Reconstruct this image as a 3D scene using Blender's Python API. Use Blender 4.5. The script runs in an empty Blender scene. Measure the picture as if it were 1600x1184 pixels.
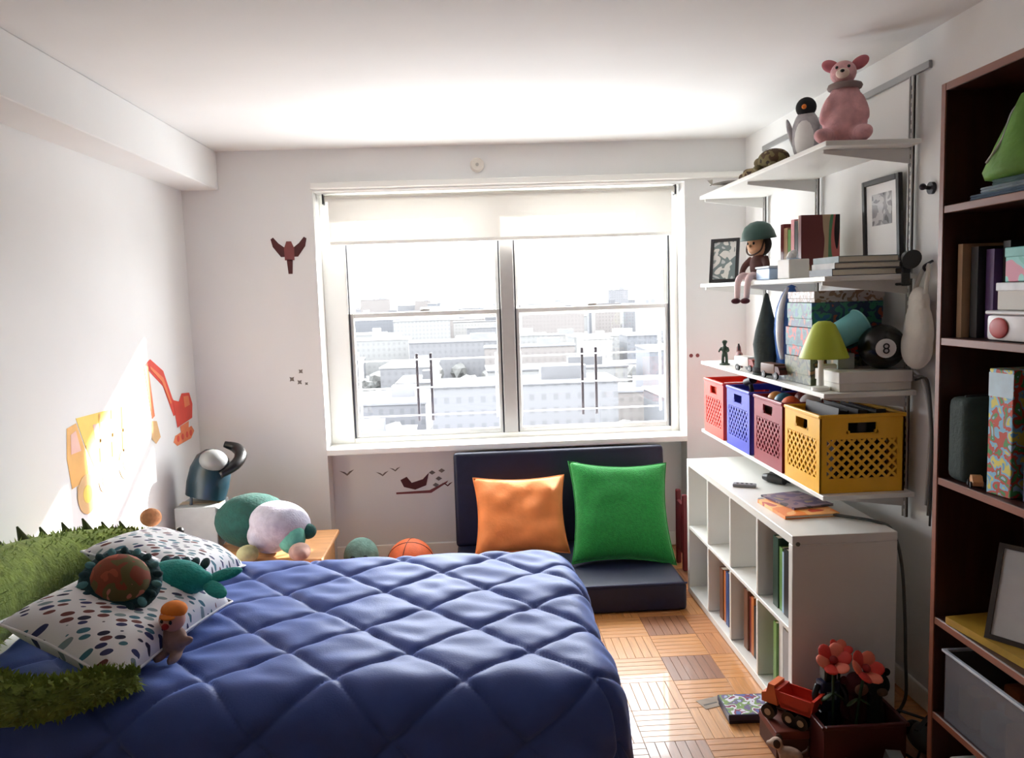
import bpy, bmesh, math, random
from mathutils import Matrix, Vector, noise as mnoise
random.seed(7)
PI = math.pi
scene = bpy.context.scene
col = scene.collection

# ------------------------------------------------------------------ camera, sky, sun, exposure
cam_d = bpy.data.cameras.new('camera'); cam = bpy.data.objects.new('camera', cam_d); col.objects.link(cam)
cam_d.sensor_width = 36; cam_d.lens = 1238.9 / 1600 * 36; cam_d.shift_x = (800 - 785.63) / 1600
cam_d.clip_end = 5000; cam_d.clip_start = 0.05
fw = Vector((0.03943, 0.99398, -0.10225)); rt = Vector((0.99851, -0.04305, -0.03342)); up = Vector((0.03762, 0.10078, 0.99420))
cam.matrix_world = Matrix(((rt.x, up.x, -fw.x, 0), (rt.y, up.y, -fw.y, 0), (rt.z, up.z, -fw.z, 1.62), (0, 0, 0, 1)))
scene.camera = cam

w = bpy.data.worlds.new('sky'); scene.world = w; w.use_nodes = True
bg = w.node_tree.nodes['Background']; bg.inputs[0].default_value = (0.93, 0.97, 1.0, 1); bg.inputs[1].default_value = 9.0
sun_d = bpy.data.lights.new('sun', 'SUN'); sun = bpy.data.objects.new('sun', sun_d); col.objects.link(sun)
sun_d.energy = 18.0; sun_d.angle = math.radians(1.5); sun_d.color = (1.0, 0.96, 0.91)
sun.rotation_euler = Vector((-1.1, -1.0, -0.63)).to_track_quat('-Z', 'Y').to_euler()
sun.location = (8, 8, 6)
por_d = bpy.data.lights.new('window_portal', 'AREA'); por = bpy.data.objects.new('window_portal', por_d); col.objects.link(por)
por_d.shape = 'RECTANGLE'; por_d.size = 2.0; por_d.size_y = 1.3; por_d.cycles.is_portal = True
por.location = (0.25, 5.06, 1.38); por.rotation_euler = (-PI / 2, 0, 0)
vs = scene.view_settings
vs.view_transform = 'Standard'; vs.look = 'None'; vs.gamma = 1; vs.use_curve_mapping = False; vs.exposure = 0.95
scene.cycles.use_denoising = True
scene.cycles.max_bounces = 12; scene.cycles.diffuse_bounces = 8; scene.cycles.transparent_max_bounces = 16

# ------------------------------------------------------------------ materials
MATS = {}
def nodes_of(name):
    m = bpy.data.materials.new(name); m.use_nodes = True
    nt = m.node_tree; return m, nt, nt.nodes['Principled BSDF']
def lin(c):
    return tuple(((v / 12.92) if v <= 0.04045 else ((v + 0.055) / 1.055) ** 2.4) for v in c)
def M(name, c, rough=0.6, var=0.10, scale=18.0, bump=0.0, bscale=60.0, metal=0.0, sheen=0.0, stretch=None, spec=0.5, coat=0.0):
    """c in sRGB 0..1; a noise modulates the colour, another the relief"""
    if name in MATS: return MATS[name]
    m, nt, b = nodes_of(name); c = lin(c)
    tc = nt.nodes.new('ShaderNodeTexCoord'); mp = nt.nodes.new('ShaderNodeMapping')
    if stretch: mp.inputs['Scale'].default_value = stretch
    nt.links.new(tc.outputs['Object'], mp.inputs[0])
    n = nt.nodes.new('ShaderNodeTexNoise'); n.inputs['Scale'].default_value = scale; n.inputs['Detail'].default_value = 4
    nt.links.new(mp.outputs[0], n.inputs['Vector'])
    r = nt.nodes.new('ShaderNodeValToRGB')
    r.color_ramp.elements[0].position = 0.3; r.color_ramp.elements[1].position = 0.7
    r.color_ramp.elements[0].color = (*[max(0, v * (1 - var)) for v in c], 1)
    r.color_ramp.elements[1].color = (*[min(1, v * (1 + var)) for v in c], 1)
    nt.links.new(n.outputs['Fac'], r.inputs[0]); nt.links.new(r.outputs[0], b.inputs['Base Color'])
    b.inputs['Roughness'].default_value = rough; b.inputs['Metallic'].default_value = metal
    b.inputs['Specular IOR Level'].default_value = spec
    b.inputs['Sheen Weight'].default_value = sheen; b.inputs['Coat Weight'].default_value = coat
    if bump:
        n2 = nt.nodes.new('ShaderNodeTexNoise'); n2.inputs['Scale'].default_value = bscale; n2.inputs['Detail'].default_value = 3
        nt.links.new(mp.outputs[0], n2.inputs['Vector'])
        bp = nt.nodes.new('ShaderNodeBump'); bp.inputs['Strength'].default_value = bump; bp.inputs['Distance'].default_value = 0.01
        nt.links.new(n2.outputs['Fac'], bp.inputs['Height']); nt.links.new(bp.outputs[0], b.inputs['Normal'])
    b.inputs['Sheen Tint'].default_value = (*[min(1, .25 + v * 1.5) for v in c], 1); b.inputs['Sheen Roughness'].default_value = .4
    MATS[name] = m; return m
def Mprint(name, cols, scale=6.0, rough=0.35, stretch=(1, 1, 1), seed=0.0):
    """printed picture: patches of several flat colours"""
    if name in MATS: return MATS[name]
    m, nt, b = nodes_of(name)
    tc = nt.nodes.new('ShaderNodeTexCoord'); mp = nt.nodes.new('ShaderNodeMapping')
    mp.inputs['Scale'].default_value = stretch; mp.inputs['Location'].default_value = (seed, seed * .7, seed * .3)
    nt.links.new(tc.outputs['Object'], mp.inputs[0])
    n = nt.nodes.new('ShaderNodeTexNoise'); n.inputs['Scale'].default_value = scale; n.inputs['Detail'].default_value = 1.5; n.inputs['Distortion'].default_value = .4
    nt.links.new(mp.outputs[0], n.inputs['Vector'])
    r = nt.nodes.new('ShaderNodeValToRGB'); r.color_ramp.interpolation = 'CONSTANT'
    k = len(cols)
    while len(r.color_ramp.elements) < k: r.color_ramp.elements.new(0.5)
    for i, c in enumerate(cols):
        e = r.color_ramp.elements[i]; e.position = 0.0 if i == 0 else 0.3 + 0.4 * (i - 0.5) / (k - 1); e.color = (*lin(c), 1)
    nt.links.new(n.outputs['Fac'], r.inputs[0]); nt.links.new(r.outputs[0], b.inputs['Base Color'])
    b.inputs['Roughness'].default_value = rough
    MATS[name] = m; return m
def Mspots(name):
    """white cotton printed with short slanted dashes of several colours"""
    m, nt, b = nodes_of(name)
    uv = nt.nodes.new('ShaderNodeTexCoord'); mp = nt.nodes.new('ShaderNodeMapping')
    mp0 = nt.nodes.new('ShaderNodeMapping'); mp0.inputs['Rotation'].default_value = (0, 0, -0.75); mp.inputs['Scale'].default_value = (27, 11, 1)
    nt.links.new(uv.outputs['UV'], mp0.inputs[0]); nt.links.new(mp0.outputs[0], mp.inputs[0])
    v = nt.nodes.new('ShaderNodeTexVoronoi'); v.inputs['Scale'].default_value = 1.0; v.inputs['Randomness'].default_value = 0.45
    nt.links.new(mp.outputs[0], v.inputs['Vector'])
    lt = nt.nodes.new('ShaderNodeMath'); lt.operation = 'LESS_THAN'; lt.inputs[1].default_value = 0.37
    nt.links.new(v.outputs['Distance'], lt.inputs[0])
    sp = nt.nodes.new('ShaderNodeSeparateColor'); nt.links.new(v.outputs['Color'], sp.inputs[0])
    r = nt.nodes.new('ShaderNodeValToRGB'); r.color_ramp.interpolation = 'CONSTANT'
    cs = [(.16, .17, .27), (.25, .45, .52), (.45, .25, .24), (.20, .22, .40), (.52, .60, .62)]
    while len(r.color_ramp.elements) < 5: r.color_ramp.elements.new(.5)
    for i, c in enumerate(cs):
        r.color_ramp.elements[i].position = i / 5; r.color_ramp.elements[i].color = (*lin(c), 1)
    nt.links.new(sp.outputs[0], r.inputs[0])
    mx = nt.nodes.new('ShaderNodeMix'); mx.data_type = 'RGBA'
    mx.inputs[6].default_value = (*lin((.93, .93, .94)), 1)
    nt.links.new(lt.outputs[0], mx.inputs[0]); nt.links.new(r.outputs[0], mx.inputs[7])
    nt.links.new(mx.outputs[2], b.inputs['Base Color']); b.inputs['Roughness'].default_value = .8
    return m
def Mglass(name, tint=(1, 1, 1), k=0.06):
    m = bpy.data.materials.new(name); m.use_nodes = True; nt = m.node_tree
    nt.nodes.remove(nt.nodes['Principled BSDF']); out = nt.nodes['Material Output']
    t = nt.nodes.new('ShaderNodeBsdfTransparent'); t.inputs[0].default_value = (*tint, 1)
    g = nt.nodes.new('ShaderNodeBsdfGlossy'); g.inputs['Roughness'].default_value = .02
    fr = nt.nodes.new('ShaderNodeLayerWeight'); fr.inputs[0].default_value = .5
    pw = nt.nodes.new('ShaderNodeMath'); pw.operation = 'POWER'; pw.inputs[1].default_value = 4.5; nt.links.new(fr.outputs['Facing'], pw.inputs[0])
    ad = nt.nodes.new('ShaderNodeMath'); ad.operation = 'MULTIPLY_ADD'; ad.inputs[1].default_value = .5; ad.inputs[2].default_value = k * .4; nt.links.new(pw.outputs[0], ad.inputs[0])
    mx = nt.nodes.new('ShaderNodeMixShader')
    nt.links.new(ad.outputs[0], mx.inputs[0]); nt.links.new(t.outputs[0], mx.inputs[1]); nt.links.new(g.outputs[0], mx.inputs[2])
    nt.links.new(mx.outputs[0], out.inputs[0]); return m

wall_m = M('wall_paint', (.89, .89, .885), .7, .015, 3, .03, 150)
ceil_m = M('ceiling_paint', (.88, .88, .875), .8, .015, 3)
trim_m = M('trim_paint', (.94, .94, .92), .45, .01, 5)
white_lam = M('white_laminate', (.90, .90, .88), .35, .015, 8)
white_metal = M('white_metal', (.86, .86, .85), .4, .02, 12)
walnut = M('bookcase_wood', (.235, .105, .075), .42, .28, 5, .08, 30, stretch=(6, 6, .6))
walnut_edge = M('bookcase_edge_wood', (.50, .29, .21), .42, .18, 6, stretch=(3, .5, 3))
navy_cotton = M('navy_quilt_cotton', (.26, .345, .62), .5, .10, 9, .10, 220, sheen=1.0, spec=.3)
for l_ in (navy_cotton,):
    l_.node_tree.nodes['Principled BSDF'].inputs['Sheen Tint'].default_value = (.30, .42, .85, 1)
black_pl = M('black_plastic', (.05, .05, .055), .35, .1)
dark_metal = M('dark_metal', (.22, .22, .24), .4, .1, metal=.6)
glass_m = Mglass('window_glass')

# ------------------------------------------------------------------ mesh helpers
def B(): return bmesh.new()
def T(x=0, y=0, z=0): return Matrix.Translation((x, y, z))
def RX(a): return Matrix.Rotation(a, 4, 'X')
def RY(a): return Matrix.Rotation(a, 4, 'Y')
def RZ(a): return Matrix.Rotation(a, 4, 'Z')
def SC(x, y, z): return Matrix.Diagonal((x, y, z, 1))
def merge(bm, t, mat=None):
    if mat is not None: t.transform(mat)
    me = bpy.data.meshes.new('tmp'); t.to_mesh(me); t.free(); bm.from_mesh(me); bpy.data.meshes.remove(me)
def box(bm, c, s, rot=None, bev=0.0, seg=1):
    t = bmesh.new(); bmesh.ops.create_cube(t, size=1); t.transform(SC(*s))
    if bev: bmesh.ops.bevel(t, geom=t.edges[:], offset=bev, segments=seg, profile=.6, affect='EDGES')
    merge(bm, t, T(*c) @ (rot if rot else Matrix()))
    return bm
def bx(bm, x0, x1, y0, y1, z0, z1, bev=0.0, seg=1):
    return box(bm, ((x0 + x1) / 2, (y0 + y1) / 2, (z0 + z1) / 2), (x1 - x0, y1 - y0, z1 - z0), None, bev, seg)
def ell(bm, c, r, rot=None, u=18, v=12):
    t = bmesh.new(); bmesh.ops.create_uvsphere(t, u_segments=u, v_segments=v, radius=1)
    merge(bm, t, T(*c) @ (rot if rot else Matrix()) @ SC(*r)); return bm
def cyl(bm, p0, p1, r0, r1=None, n=16, cap=True):
    p0 = Vector(p0); p1 = Vector(p1); d = p1 - p0
    t = bmesh.new(); bmesh.ops.create_cone(t, cap_ends=cap, segments=n, radius1=r0, radius2=r0 if r1 is None else r1, depth=d.length)
    merge(bm, t, T(*((p0 + p1) / 2)) @ d.to_track_quat('Z', 'Y').to_matrix().to_4x4()); return bm
def spline(pts, k=8):
    P = [Vector(p) for p in pts]; P = [P[0] * 2 - P[1]] + P + [P[-1] * 2 - P[-2]]; o = []
    for i in range(1, len(P) - 2):
        a, b, c, d = P[i - 1:i + 3]
        for j in range(k):
            t = j / k
            o.append(.5 * (2 * b + (c - a) * t + (2 * a - 5 * b + 4 * c - d) * t * t + (3 * b - a - 3 * c + d) * t ** 3))
    o.append(P[-2]); return o
def tube(bm, pts, r, n=8, k=6, smooth=True, flat=1.0):
    P = spline(pts, k) if smooth else [Vector(p) for p in pts]
    N = len(P); R = r if isinstance(r, (list, tuple)) else [r, r]
    rings = []; ref = Vector((0, 0, 1))
    for i, p in enumerate(P):
        d = (P[min(i + 1, N - 1)] - P[max(i - 1, 0)]).normalized()
        if abs(d.dot(ref)) > .95: ref = Vector((1, 0, 0))
        a = d.cross(ref).normalized(); b = a.cross(d).normalized(); ref = b
        f = i / (N - 1) * (len(R) - 1); q = min(int(f), len(R) - 2); rr = R[q] + (R[q + 1] - R[q]) * (f - q)
        rings.append([bm.verts.new(p + a * rr * math.cos(2 * PI * j / n) + b * rr * flat * math.sin(2 * PI * j / n)) for j in range(n)])
    for i in range(N - 1):
        for j in range(n):
            bm.faces.new((rings[i][j], rings[i][(j + 1) % n], rings[i + 1][(j + 1) % n], rings[i + 1][j]))
    bm.faces.new(rings[0][::-1]); bm.faces.new(rings[-1]); return bm
def lathe(bm, prof, n=24, mat=None):
    t = bmesh.new(); rings = []
    for (r, z) in prof:
        rings.append([t.verts.new((r * math.cos(2 * PI * j / n), r * math.sin(2 * PI * j / n), z)) for j in range(n)])
    for i in range(len(rings) - 1):
        for j in range(n): t.faces.new((rings[i][j], rings[i][(j + 1) % n], rings[i + 1][(j + 1) % n], rings[i + 1][j]))
    t.faces.new(rings[0][::-1]); t.faces.new(rings[-1])
    merge(bm, t, mat); return bm
def poly(bm, pts, th, mat=None):
    """extruded outline in the xy plane, thickness along z"""
    t = bmesh.new(); v = [t.verts.new((x, y, 0)) for x, y in pts]; f = t.faces.new(v)
    e = bmesh.ops.extrude_face_region(t, geom=[f])
    bmesh.ops.translate(t, verts=[g for g in e['geom'] if isinstance(g, bmesh.types.BMVert)], vec=(0, 0, th))
    bmesh.ops.recalc_face_normals(t, faces=t.faces[:]); merge(bm, t, mat); return bm
def finish(bm, name, smooth):
    me = bpy.data.meshes.new(name); bm.to_mesh(me); bm.free()
    if smooth is True: me.shade_smooth()
    elif smooth:
        me.shade_smooth(); me.set_sharp_from_angle(angle=math.radians(smooth))
    return me
def obj(name, bm, mat, parent=None, smooth=False, mw=None, fuse=0):
    me = bm if isinstance(bm, bpy.types.Mesh) else finish(bm, name, smooth)
    if not me.materials: me.materials.append(mat)
    o = bpy.data.objects.new(name, me); col.objects.link(o)
    if parent: o.parent = parent
    if mw is not None: o.matrix_local = mw
    if fuse:
        r = o.modifiers.new('fuse', 'REMESH'); r.mode = 'VOXEL'; r.voxel_size = fuse; r.use_smooth_shade = True
        s = o.modifiers.new('soft', 'SMOOTH'); s.iterations = 4; s.factor = .5
    return o
def tag(o, label, cat, group=None):
    o['label'] = label; o['category'] = cat
    if group: o['group'] = group
    return o
def thing(name, label, cat, loc=(0, 0, 0), rot=0, group=None, mw=None):
    o = bpy.data.objects.new(name, None); col.objects.link(o); o.empty_display_size = .05
    if mw is not None: o.matrix_world = mw
    else: o.location = loc; o.rotation_euler = (0, 0, rot)
    return tag(o, label, cat, group)
def struct(name, bm, mat, label=None, smooth=False):
    o = obj(name, bm, mat, None, smooth); o['kind'] = 'structure'
    if label: o['label'] = label
    return o
def pillow_mesh(wd, ht, th, pinch=.10, n=26, wob=.006, seed=0):
    bm = bmesh.new(); uvl = bm.loops.layers.uv.new('UVMap'); sides = []
    for s in (1, -1):
        g = []
        for i in range(n + 1):
            row = []
            for j in range(n + 1):
                u = -1 + 2 * i / n; v = -1 + 2 * j / n
                x = u * wd / 2 * (1 - pinch * (1 - v * v)); y = v * ht / 2 * (1 - pinch * (1 - u * u))
                pr = max(0, (1 - u ** 4) * (1 - v ** 4)) ** .55
                z = s * th / 2 * pr + wob * pr * mnoise.noise(Vector((x * 9 + seed, y * 9, s * 3.)))
                row.append((bm.verts.new((x, y, z)), (u, v)))
            g.append(row)
        for i in range(n):
            for j in range(n):
                q = [g[i][j], g[i + 1][j], g[i + 1][j + 1], g[i][j + 1]]
                if s < 0: q = q[::-1]
                f = bm.faces.new([a[0] for a in q])
                for lp, a in zip(f.loops, q): lp[uvl].uv = (a[1][0] * wd, a[1][1] * ht)
    bmesh.ops.remove_doubles(bm, verts=bm.verts[:], dist=.0004)
    return bm
def seam_bm(wd, ht, pinch, r=.006, n=16):
    pts = []
    for k in range(4):
        for i in range(n):
            t = -1 + 2 * i / n; u, v = [(t, -1), (1, t), (-t, 1), (-1, -t)][k]
            pts.append((u * wd / 2 * (1 - pinch * (1 - v * v)), v * ht / 2 * (1 - pinch * (1 - u * u)), 0))
    pts.append(pts[0]); return tube(B(), pts, r, 6, smooth=False)

# ------------------------------------------------------------------ room shell
XL, XR, YB, ZC, YF = -1.647, 1.686, 4.78, 2.516, -3.3
XJ, XW = -0.89, 1.315          # window bay
YR = 4.92                      # back of the bay under the sill
bm = B(); bx(bm, XL - .12, XL, YF - .12, 5.1, -.03, ZC + .1); struct('wall_left', bm, wall_m, 'white painted left wall')
bm = B(); bx(bm, XR, XR + .12, YF - .12, 5.1, -.03, ZC + .1); struct('wall_right', bm, wall_m, 'white painted right wall')
bm = B(); bx(bm, XL - .12, XR + .12, YF - .12, YF, -.03, ZC + .1); struct('wall_front', bm, wall_m)
bm = B()
bx(bm, XL, XJ, YB, 5.1, -.03, ZC)
bx(bm, XW, XR, YB, 5.1, -.03, ZC)
bx(bm, XJ, XW, YB, 5.1, 2.275, ZC)
bx(bm, XJ, XW, YR, 5.1, -.03, .70)
wall_back = struct('wall_back', bm, wall_m, 'white end wall with a recessed window bay')
bm = B(); bx(bm, XL - .12, XR + .12, YF - .12, 5.1, ZC, ZC + .12); ceiling = struct('ceiling', bm, ceil_m, 'white painted ceiling')
bm = B(); bx(bm, XL + .001, -1.432, YF + .001, YB - .001, 2.297, ZC - .001, .004); obj('soffit', bm, wall_m, ceiling)
bm = B(); bx(bm, XJ - .01, XR - .002, YB - .035, YB - .001, 2.285, 2.32, .004); struct('trim_1', bm, trim_m, 'white ledge running above the window')
bm = B(); bx(bm, XL + .001, XL + .015, .0, YB - .001, 0.006, .09, .004); struct('baseboard_left', bm, trim_m)
bm = B(); bx(bm, XR - .015, XR - .001, YF + .01, YB - .001, 0.006, .09, .004); struct('baseboard_right', bm, trim_m)
bm = B(); bx(bm, XL + .02, XJ, YB - .015, YB - .001, 0.006, .09, .004); bx(bm, XJ + .002, XW - .002, YR - .015, YR - .001, .006, .09, .004)
struct('baseboard_back', bm, trim_m)

# floor with parquet tiles
bm = B(); bx(bm, XL - .12, XR + .12, YF - .12, 5.1, -.12, -.008); floor = struct('floor', bm, M('floor_base', (.33, .2, .12), .6), 'glossy parquet floor of square oak tiles')
TS = (XR - XL) / 15
def tile_mesh(k, c, v):
    b = B(); n = 6; wd = TS / n
    for i in range(n):
        t = bmesh.new(); x0 = -TS / 2 + i * wd + .0005; x1 = x0 + wd - .001; y0 = -TS / 2 + .0005; y1 = -y0; e = .0012
        vs_ = [t.verts.new(p) for p in ((x0, y0, -.008), (x1, y0, -.008), (x1, y1, -.008), (x0, y1, -.008), (x0, y0, -e), (x1, y0, -e), (x1, y1, -e), (x0, y1, -e),
               (x0 + e, y0 + e, 0), (x1 - e, y0 + e, 0), (x1 - e, y1 - e, 0), (x0 + e, y1 - e, 0))]
        for q in ((8, 9, 10, 11), (4, 5, 9, 8), (5, 6, 10, 9), (6, 7, 11, 10), (7, 4, 8, 11), (0, 1, 5, 4), (1, 2, 6, 5), (2, 3, 7, 6), (3, 0, 4, 7)):
            t.faces.new([vs_[a] for a in q])
        merge(b, t)
    me = finish(b, 'parquet_tile', False)
    me.materials.append(M('oak_parquet_%s' % 'abcdef'[k], c, .36, .16, 7, .03, 40, stretch=(9, 1.0, 3), spec=.8, coat=.3)); return me
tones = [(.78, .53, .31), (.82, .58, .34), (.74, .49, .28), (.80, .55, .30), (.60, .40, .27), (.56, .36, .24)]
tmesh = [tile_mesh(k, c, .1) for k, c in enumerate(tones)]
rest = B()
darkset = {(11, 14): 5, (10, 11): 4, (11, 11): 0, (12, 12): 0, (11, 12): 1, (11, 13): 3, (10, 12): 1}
tr = random.Random(3)
for iy in range(38):
    for ix in range(15):
        x = XL + (ix + .5) * TS; y = YF + (iy + .5) * TS
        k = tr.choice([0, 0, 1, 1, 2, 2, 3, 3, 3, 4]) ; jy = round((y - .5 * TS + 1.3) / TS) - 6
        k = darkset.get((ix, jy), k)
        if y < .95:
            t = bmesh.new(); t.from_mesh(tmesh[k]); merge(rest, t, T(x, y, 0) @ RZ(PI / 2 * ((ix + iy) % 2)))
        elif not (y > YB and (x < XJ - .1 or x > XW + .1)) and y < 4.95:
            o = bpy.data.objects.new('parquet_tile', tmesh[k]); col.objects.link(o); o.parent = floor
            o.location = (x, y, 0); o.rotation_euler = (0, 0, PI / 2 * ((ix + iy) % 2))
ro = obj('parquet_tile_field', rest, MATS['oak_parquet_a'], floor); ro['kind'] = 'stuff'

# ------------------------------------------------------------------ window
YG = 5.0
GX0, GX1, GZ0, GZ1, GM = -0.745, 1.262, .77, 2.24, 0.242
win = bpy.data.objects.new('window_1', None); col.objects.link(win); win.location = (.25, YG, .74); win['kind'] = 'structure'
win['label'] = 'white double-hung twin window looking over the city'
W0 = Matrix.Translation(-Vector(win.location))
def wpart(name, mat, *boxes, bev=.003, parent=win):
    b = B()
    for q in boxes: bx(b, *q, bev)
    b.transform(W0); return obj(name, b, mat, parent)
wpart('window_frame', trim_m, (XJ + .001, GX0, 4.96, 5.09, .702, 2.274), (GX1, XW - .001, 4.96, 5.09, .702, 2.274), (GX0, GX1, 4.96, 5.09, .702, GZ0), (GX0, GX1, 4.96, 5.09, GZ1, 2.274))
wpart('mullion', M('mullion_grey', (.66, .65, .64), .4, .03), (GM - .042, GM + .042, 4.95, 5.085, GZ0, GZ1))
mid = 1.525
sash_in = M('sash_aluminium', (.80, .80, .79), .35, .03)
for a, b_ in ((GX0, GM - .042), (GM + .042, GX1)):
    for nm, z0, z1, y in (('lower_sash', GZ0, mid + .025, 4.985), ('upper_sash', mid - .02, GZ1, 5.03)):
        t_ = .03
        s = wpart(nm, sash_in, (a + .001, a + t_, y - .018, y + .018, z0, z1), (b_ - t_, b_ - .001, y - .018, y + .018, z0, z1), (a + t_, b_ - t_, y - .018, y + .018, z0, z0 + t_), (a + t_, b_ - t_, y - .018, y + .018, z1 - t_, z1))
        wpart('pane', glass_m, (a + t_, b_ - t_, y - .003, y + .003, z0 + t_, z1 - t_), bev=0, parent=s)
    wpart('side_track', dark_metal, (a + .002, a + .010, 4.955, 4.966, GZ0, GZ1), (b_ - .010, b_ - .002, 4.955, 4.966, GZ0, GZ1), bev=0)
    c = (a + b_) / 2
    s = wpart('sash_latch', M('latch_grey', (.55, .54, .53), .35, .05, metal=.5), (c - .03, c + .03, 4.955, 4.967, mid + .026, mid + .04))
bm = B(); bx(bm, XJ + .001, XW - .001, 4.76, 4.958, .702, .738, .006, 2); struct('trim_2', bm, trim_m, 'white window sill')
# child safety guards, one in front of each lower sash
for a, b_, nm in ((GX0 + .03, GM - .08, 'left'), (GM + .08, GX1 - .03, 'right')):
    y = 5.11; c = a + (b_ - a) * (.47 if nm == 'left' else .49)
    g = thing('window_guard', 'thin metal safety guard outside the %s lower sash' % nm, 'guard', (c, y, .80), group='window guards')
    for z in (.88, 1.06, 1.24):
        cyl_ = cyl(B(), (a - c, 0, z - .80), (b_ - c, 0, z - .80), .0045, n=8); obj('bar', cyl_, M('guard_grey', (.72, .72, .72), .4, .03), g, True)
    for dx in (-.045, .045):
        b = B(); box(b, (dx, .012, .26), (.018, .014, .44), None, .002); obj('post', b, M('guard_post', (.24, .22, .24), .5, .05), g)
    for e in (a - c, b_ - c):
        b = B(); box(b, (e, 0, .26), (.012, .02, .42), None, .002); obj('end_bracket', b, MATS['guard_grey'], g)
    
# roller blind
bl = thing('roller_blind', 'cream roller blind pulled a little way down the window', 'blind', (.25, 4.90, 2.24))
cyl_ = cyl(B(), (-1.09, 0, 0), (1.03, 0, 0), .024, n=20); obj('roller', cyl_, M('blind_tube', (.9, .89, .86), .5, .02), bl, 40)
bm = B(); bx(bm, -1.07, 1.01, -.026, -.0235, -.255, 0)
blind_m, nt, pb = nodes_of('blind_cloth'); pb.inputs['Base Color'].default_value = (*lin((.92, .915, .90)), 1); pb.inputs['Roughness'].default_value = .9
tl = nt.nodes.new('ShaderNodeBsdfTranslucent'); tl.inputs[0].default_value = (*lin((.95, .94, .92)), 1)
nz = nt.nodes.new('ShaderNodeTexNoise'); nz.inputs['Scale'].default_value = 90
bp = nt.nodes.new('ShaderNodeBump'); bp.inputs['Strength'].default_value = .05; nt.links.new(nz.outputs[0], bp.inputs['Height']); nt.links.new(bp.outputs[0], pb.inputs['Normal'])
ms = nt.nodes.new('ShaderNodeMixShader'); ms.inputs[0].default_value = .22
nt.links.new(pb.outputs[0], ms.inputs[1]); nt.links.new(tl.outputs[0], ms.inputs[2]); nt.links.new(ms.outputs[0], nt.nodes['Material Output'].inputs[0])
obj('blind_cloth', bm, blind_m, bl)
bm = B(); bx(bm, -1.07, 1.01, -.030, -.020, -.275, -.254, .003); obj('bottom_bar', bm, M('blind_bar', (.95, .95, .93), .5, .02), bl)
for x, s in ((-1.10, 1), (1.035, 1)):
    bm = B(); bx(bm, x - .004, x + .004, -.03, .03, -.03, .03, .002); obj('end_bracket', bm, dark_metal, bl)

# ------------------------------------------------------------------ city outside
ZG = -27.0
bm = B(); bx(bm, -1500, 1500, 60, 3500, ZG - 1, ZG); gr = struct('ground', bm, M('city_ground', (.33, .33, .33), .9, .35, .012), 'distant city ground seen far below')
cr = random.Random(21)
fac = []
for i, c in enumerate([(.35, .35, .35), (.30, .30, .31), (.39, .385, .38), (.325, .31, .305), (.27, .275, .29)]):
    m, nt, b = nodes_of('facade_%s' % 'abcde'[i])
    tc = nt.nodes.new('ShaderNodeTexCoord'); mp = nt.nodes.new('ShaderNodeMapping'); mp.inputs['Rotation'].default_value = (PI / 2, 0, 0)
    br = nt.nodes.new('ShaderNodeTexBrick'); br.offset = 0; br.inputs['Scale'].default_value = .5
    br.inputs['Mortar Size'].default_value = .3; br.inputs['Mortar Smooth'].default_value = 0; br.inputs['Brick Width'].default_value = 1.0; br.inputs['Row Height'].default_value = 1.1
    d = tuple(v * .8 for v in lin(c)); br.inputs['Color1'].default_value = (*d, 1); br.inputs['Color2'].default_value = (*d, 1); br.inputs['Mortar'].default_value = (*lin(c), 1)
    nt.links.new(tc.outputs['Object'], mp.inputs[0]); nt.links.new(mp.outputs[0], br.inputs['Vector']); nt.links.new(br.outputs[0], b.inputs['Base Color']); b.inputs['Roughness'].default_value = .8
    fac.append(m)
roofs = [M('roof_white', (.46, .46, .46), .7, .1, .2), M('roof_grey', (.33, .33, .34), .8, .15, .2), M('roof_dark', (.25, .25, .26), .8, .2, .2)]
placed = []; nb = 0
for tries in range(6000):
    if nb >= 120: break
    y = 125 * (8.5 ** cr.random()); x = y * cr.uniform(-.32, .42)
    sx = cr.uniform(9, 42); sy = cr.uniform(9, 22); h = cr.uniform(5, 15) if y < 420 else cr.uniform(8, 24)
    if y > 600 and cr.random() < .12: h = cr.uniform(27, 32)
    if any(abs(x - a) < (sx + c) / 2 + 3 and abs(y - b_) < (sy + d) / 2 + 3 for a, b_, c, d in placed): continue
    placed.append((x, y, sx, sy)); nb += 1
    wi = cr.randrange(5); ri = cr.choice([0, 0, 0, 1, 1, 2])
    xa = x * 5 / y; pane_ = 'left sash' if xa < GM else 'right sash'
    lab = '%s %s far building, %s roof, %s, seen through the %s' % ('wide' if sx > 30 else 'mid-width' if sx > 19 else 'narrow', ['light grey', 'mid grey', 'pale stone', 'brownish grey', 'slate grey'][wi], ['white', 'grey', 'dark'][ri], 'in the nearest rows' if y < 210 else 'in the middle rows' if y < 430 else 'near the skyline', pane_)
    t = thing('city_building', lab, 'building', (x, y, ZG), cr.uniform(-.06, .06), 'city buildings beyond the window')
    b = B(); box(b, (0, 0, h / 2), (sx, sy, h)); obj('walls', b, fac[wi], t)
    b = B(); box(b, (0, 0, h + .2), (sx + .5, sy + .5, .4)); bx(b, sx * .1, sx * .35, -2, 2, h + .4, h + 2.6); obj('roof', b, roofs[ri], t)
b = B()
for i in range(420):
    y = 118 * (9 ** cr.random()); x = y * cr.uniform(-.32, .42); r = cr.uniform(1.6, 3.6)
    t = bmesh.new(); bmesh.ops.create_icosphere(t, subdivisions=2, radius=1)
    for v in t.verts: v.co *= 1 + .5 * mnoise.noise(v.co * 2.2 + Vector((i, 0, 0)))
    merge(b, t, T(x, y, ZG + r * .9) @ SC(r, r, r * 1.1))
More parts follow.
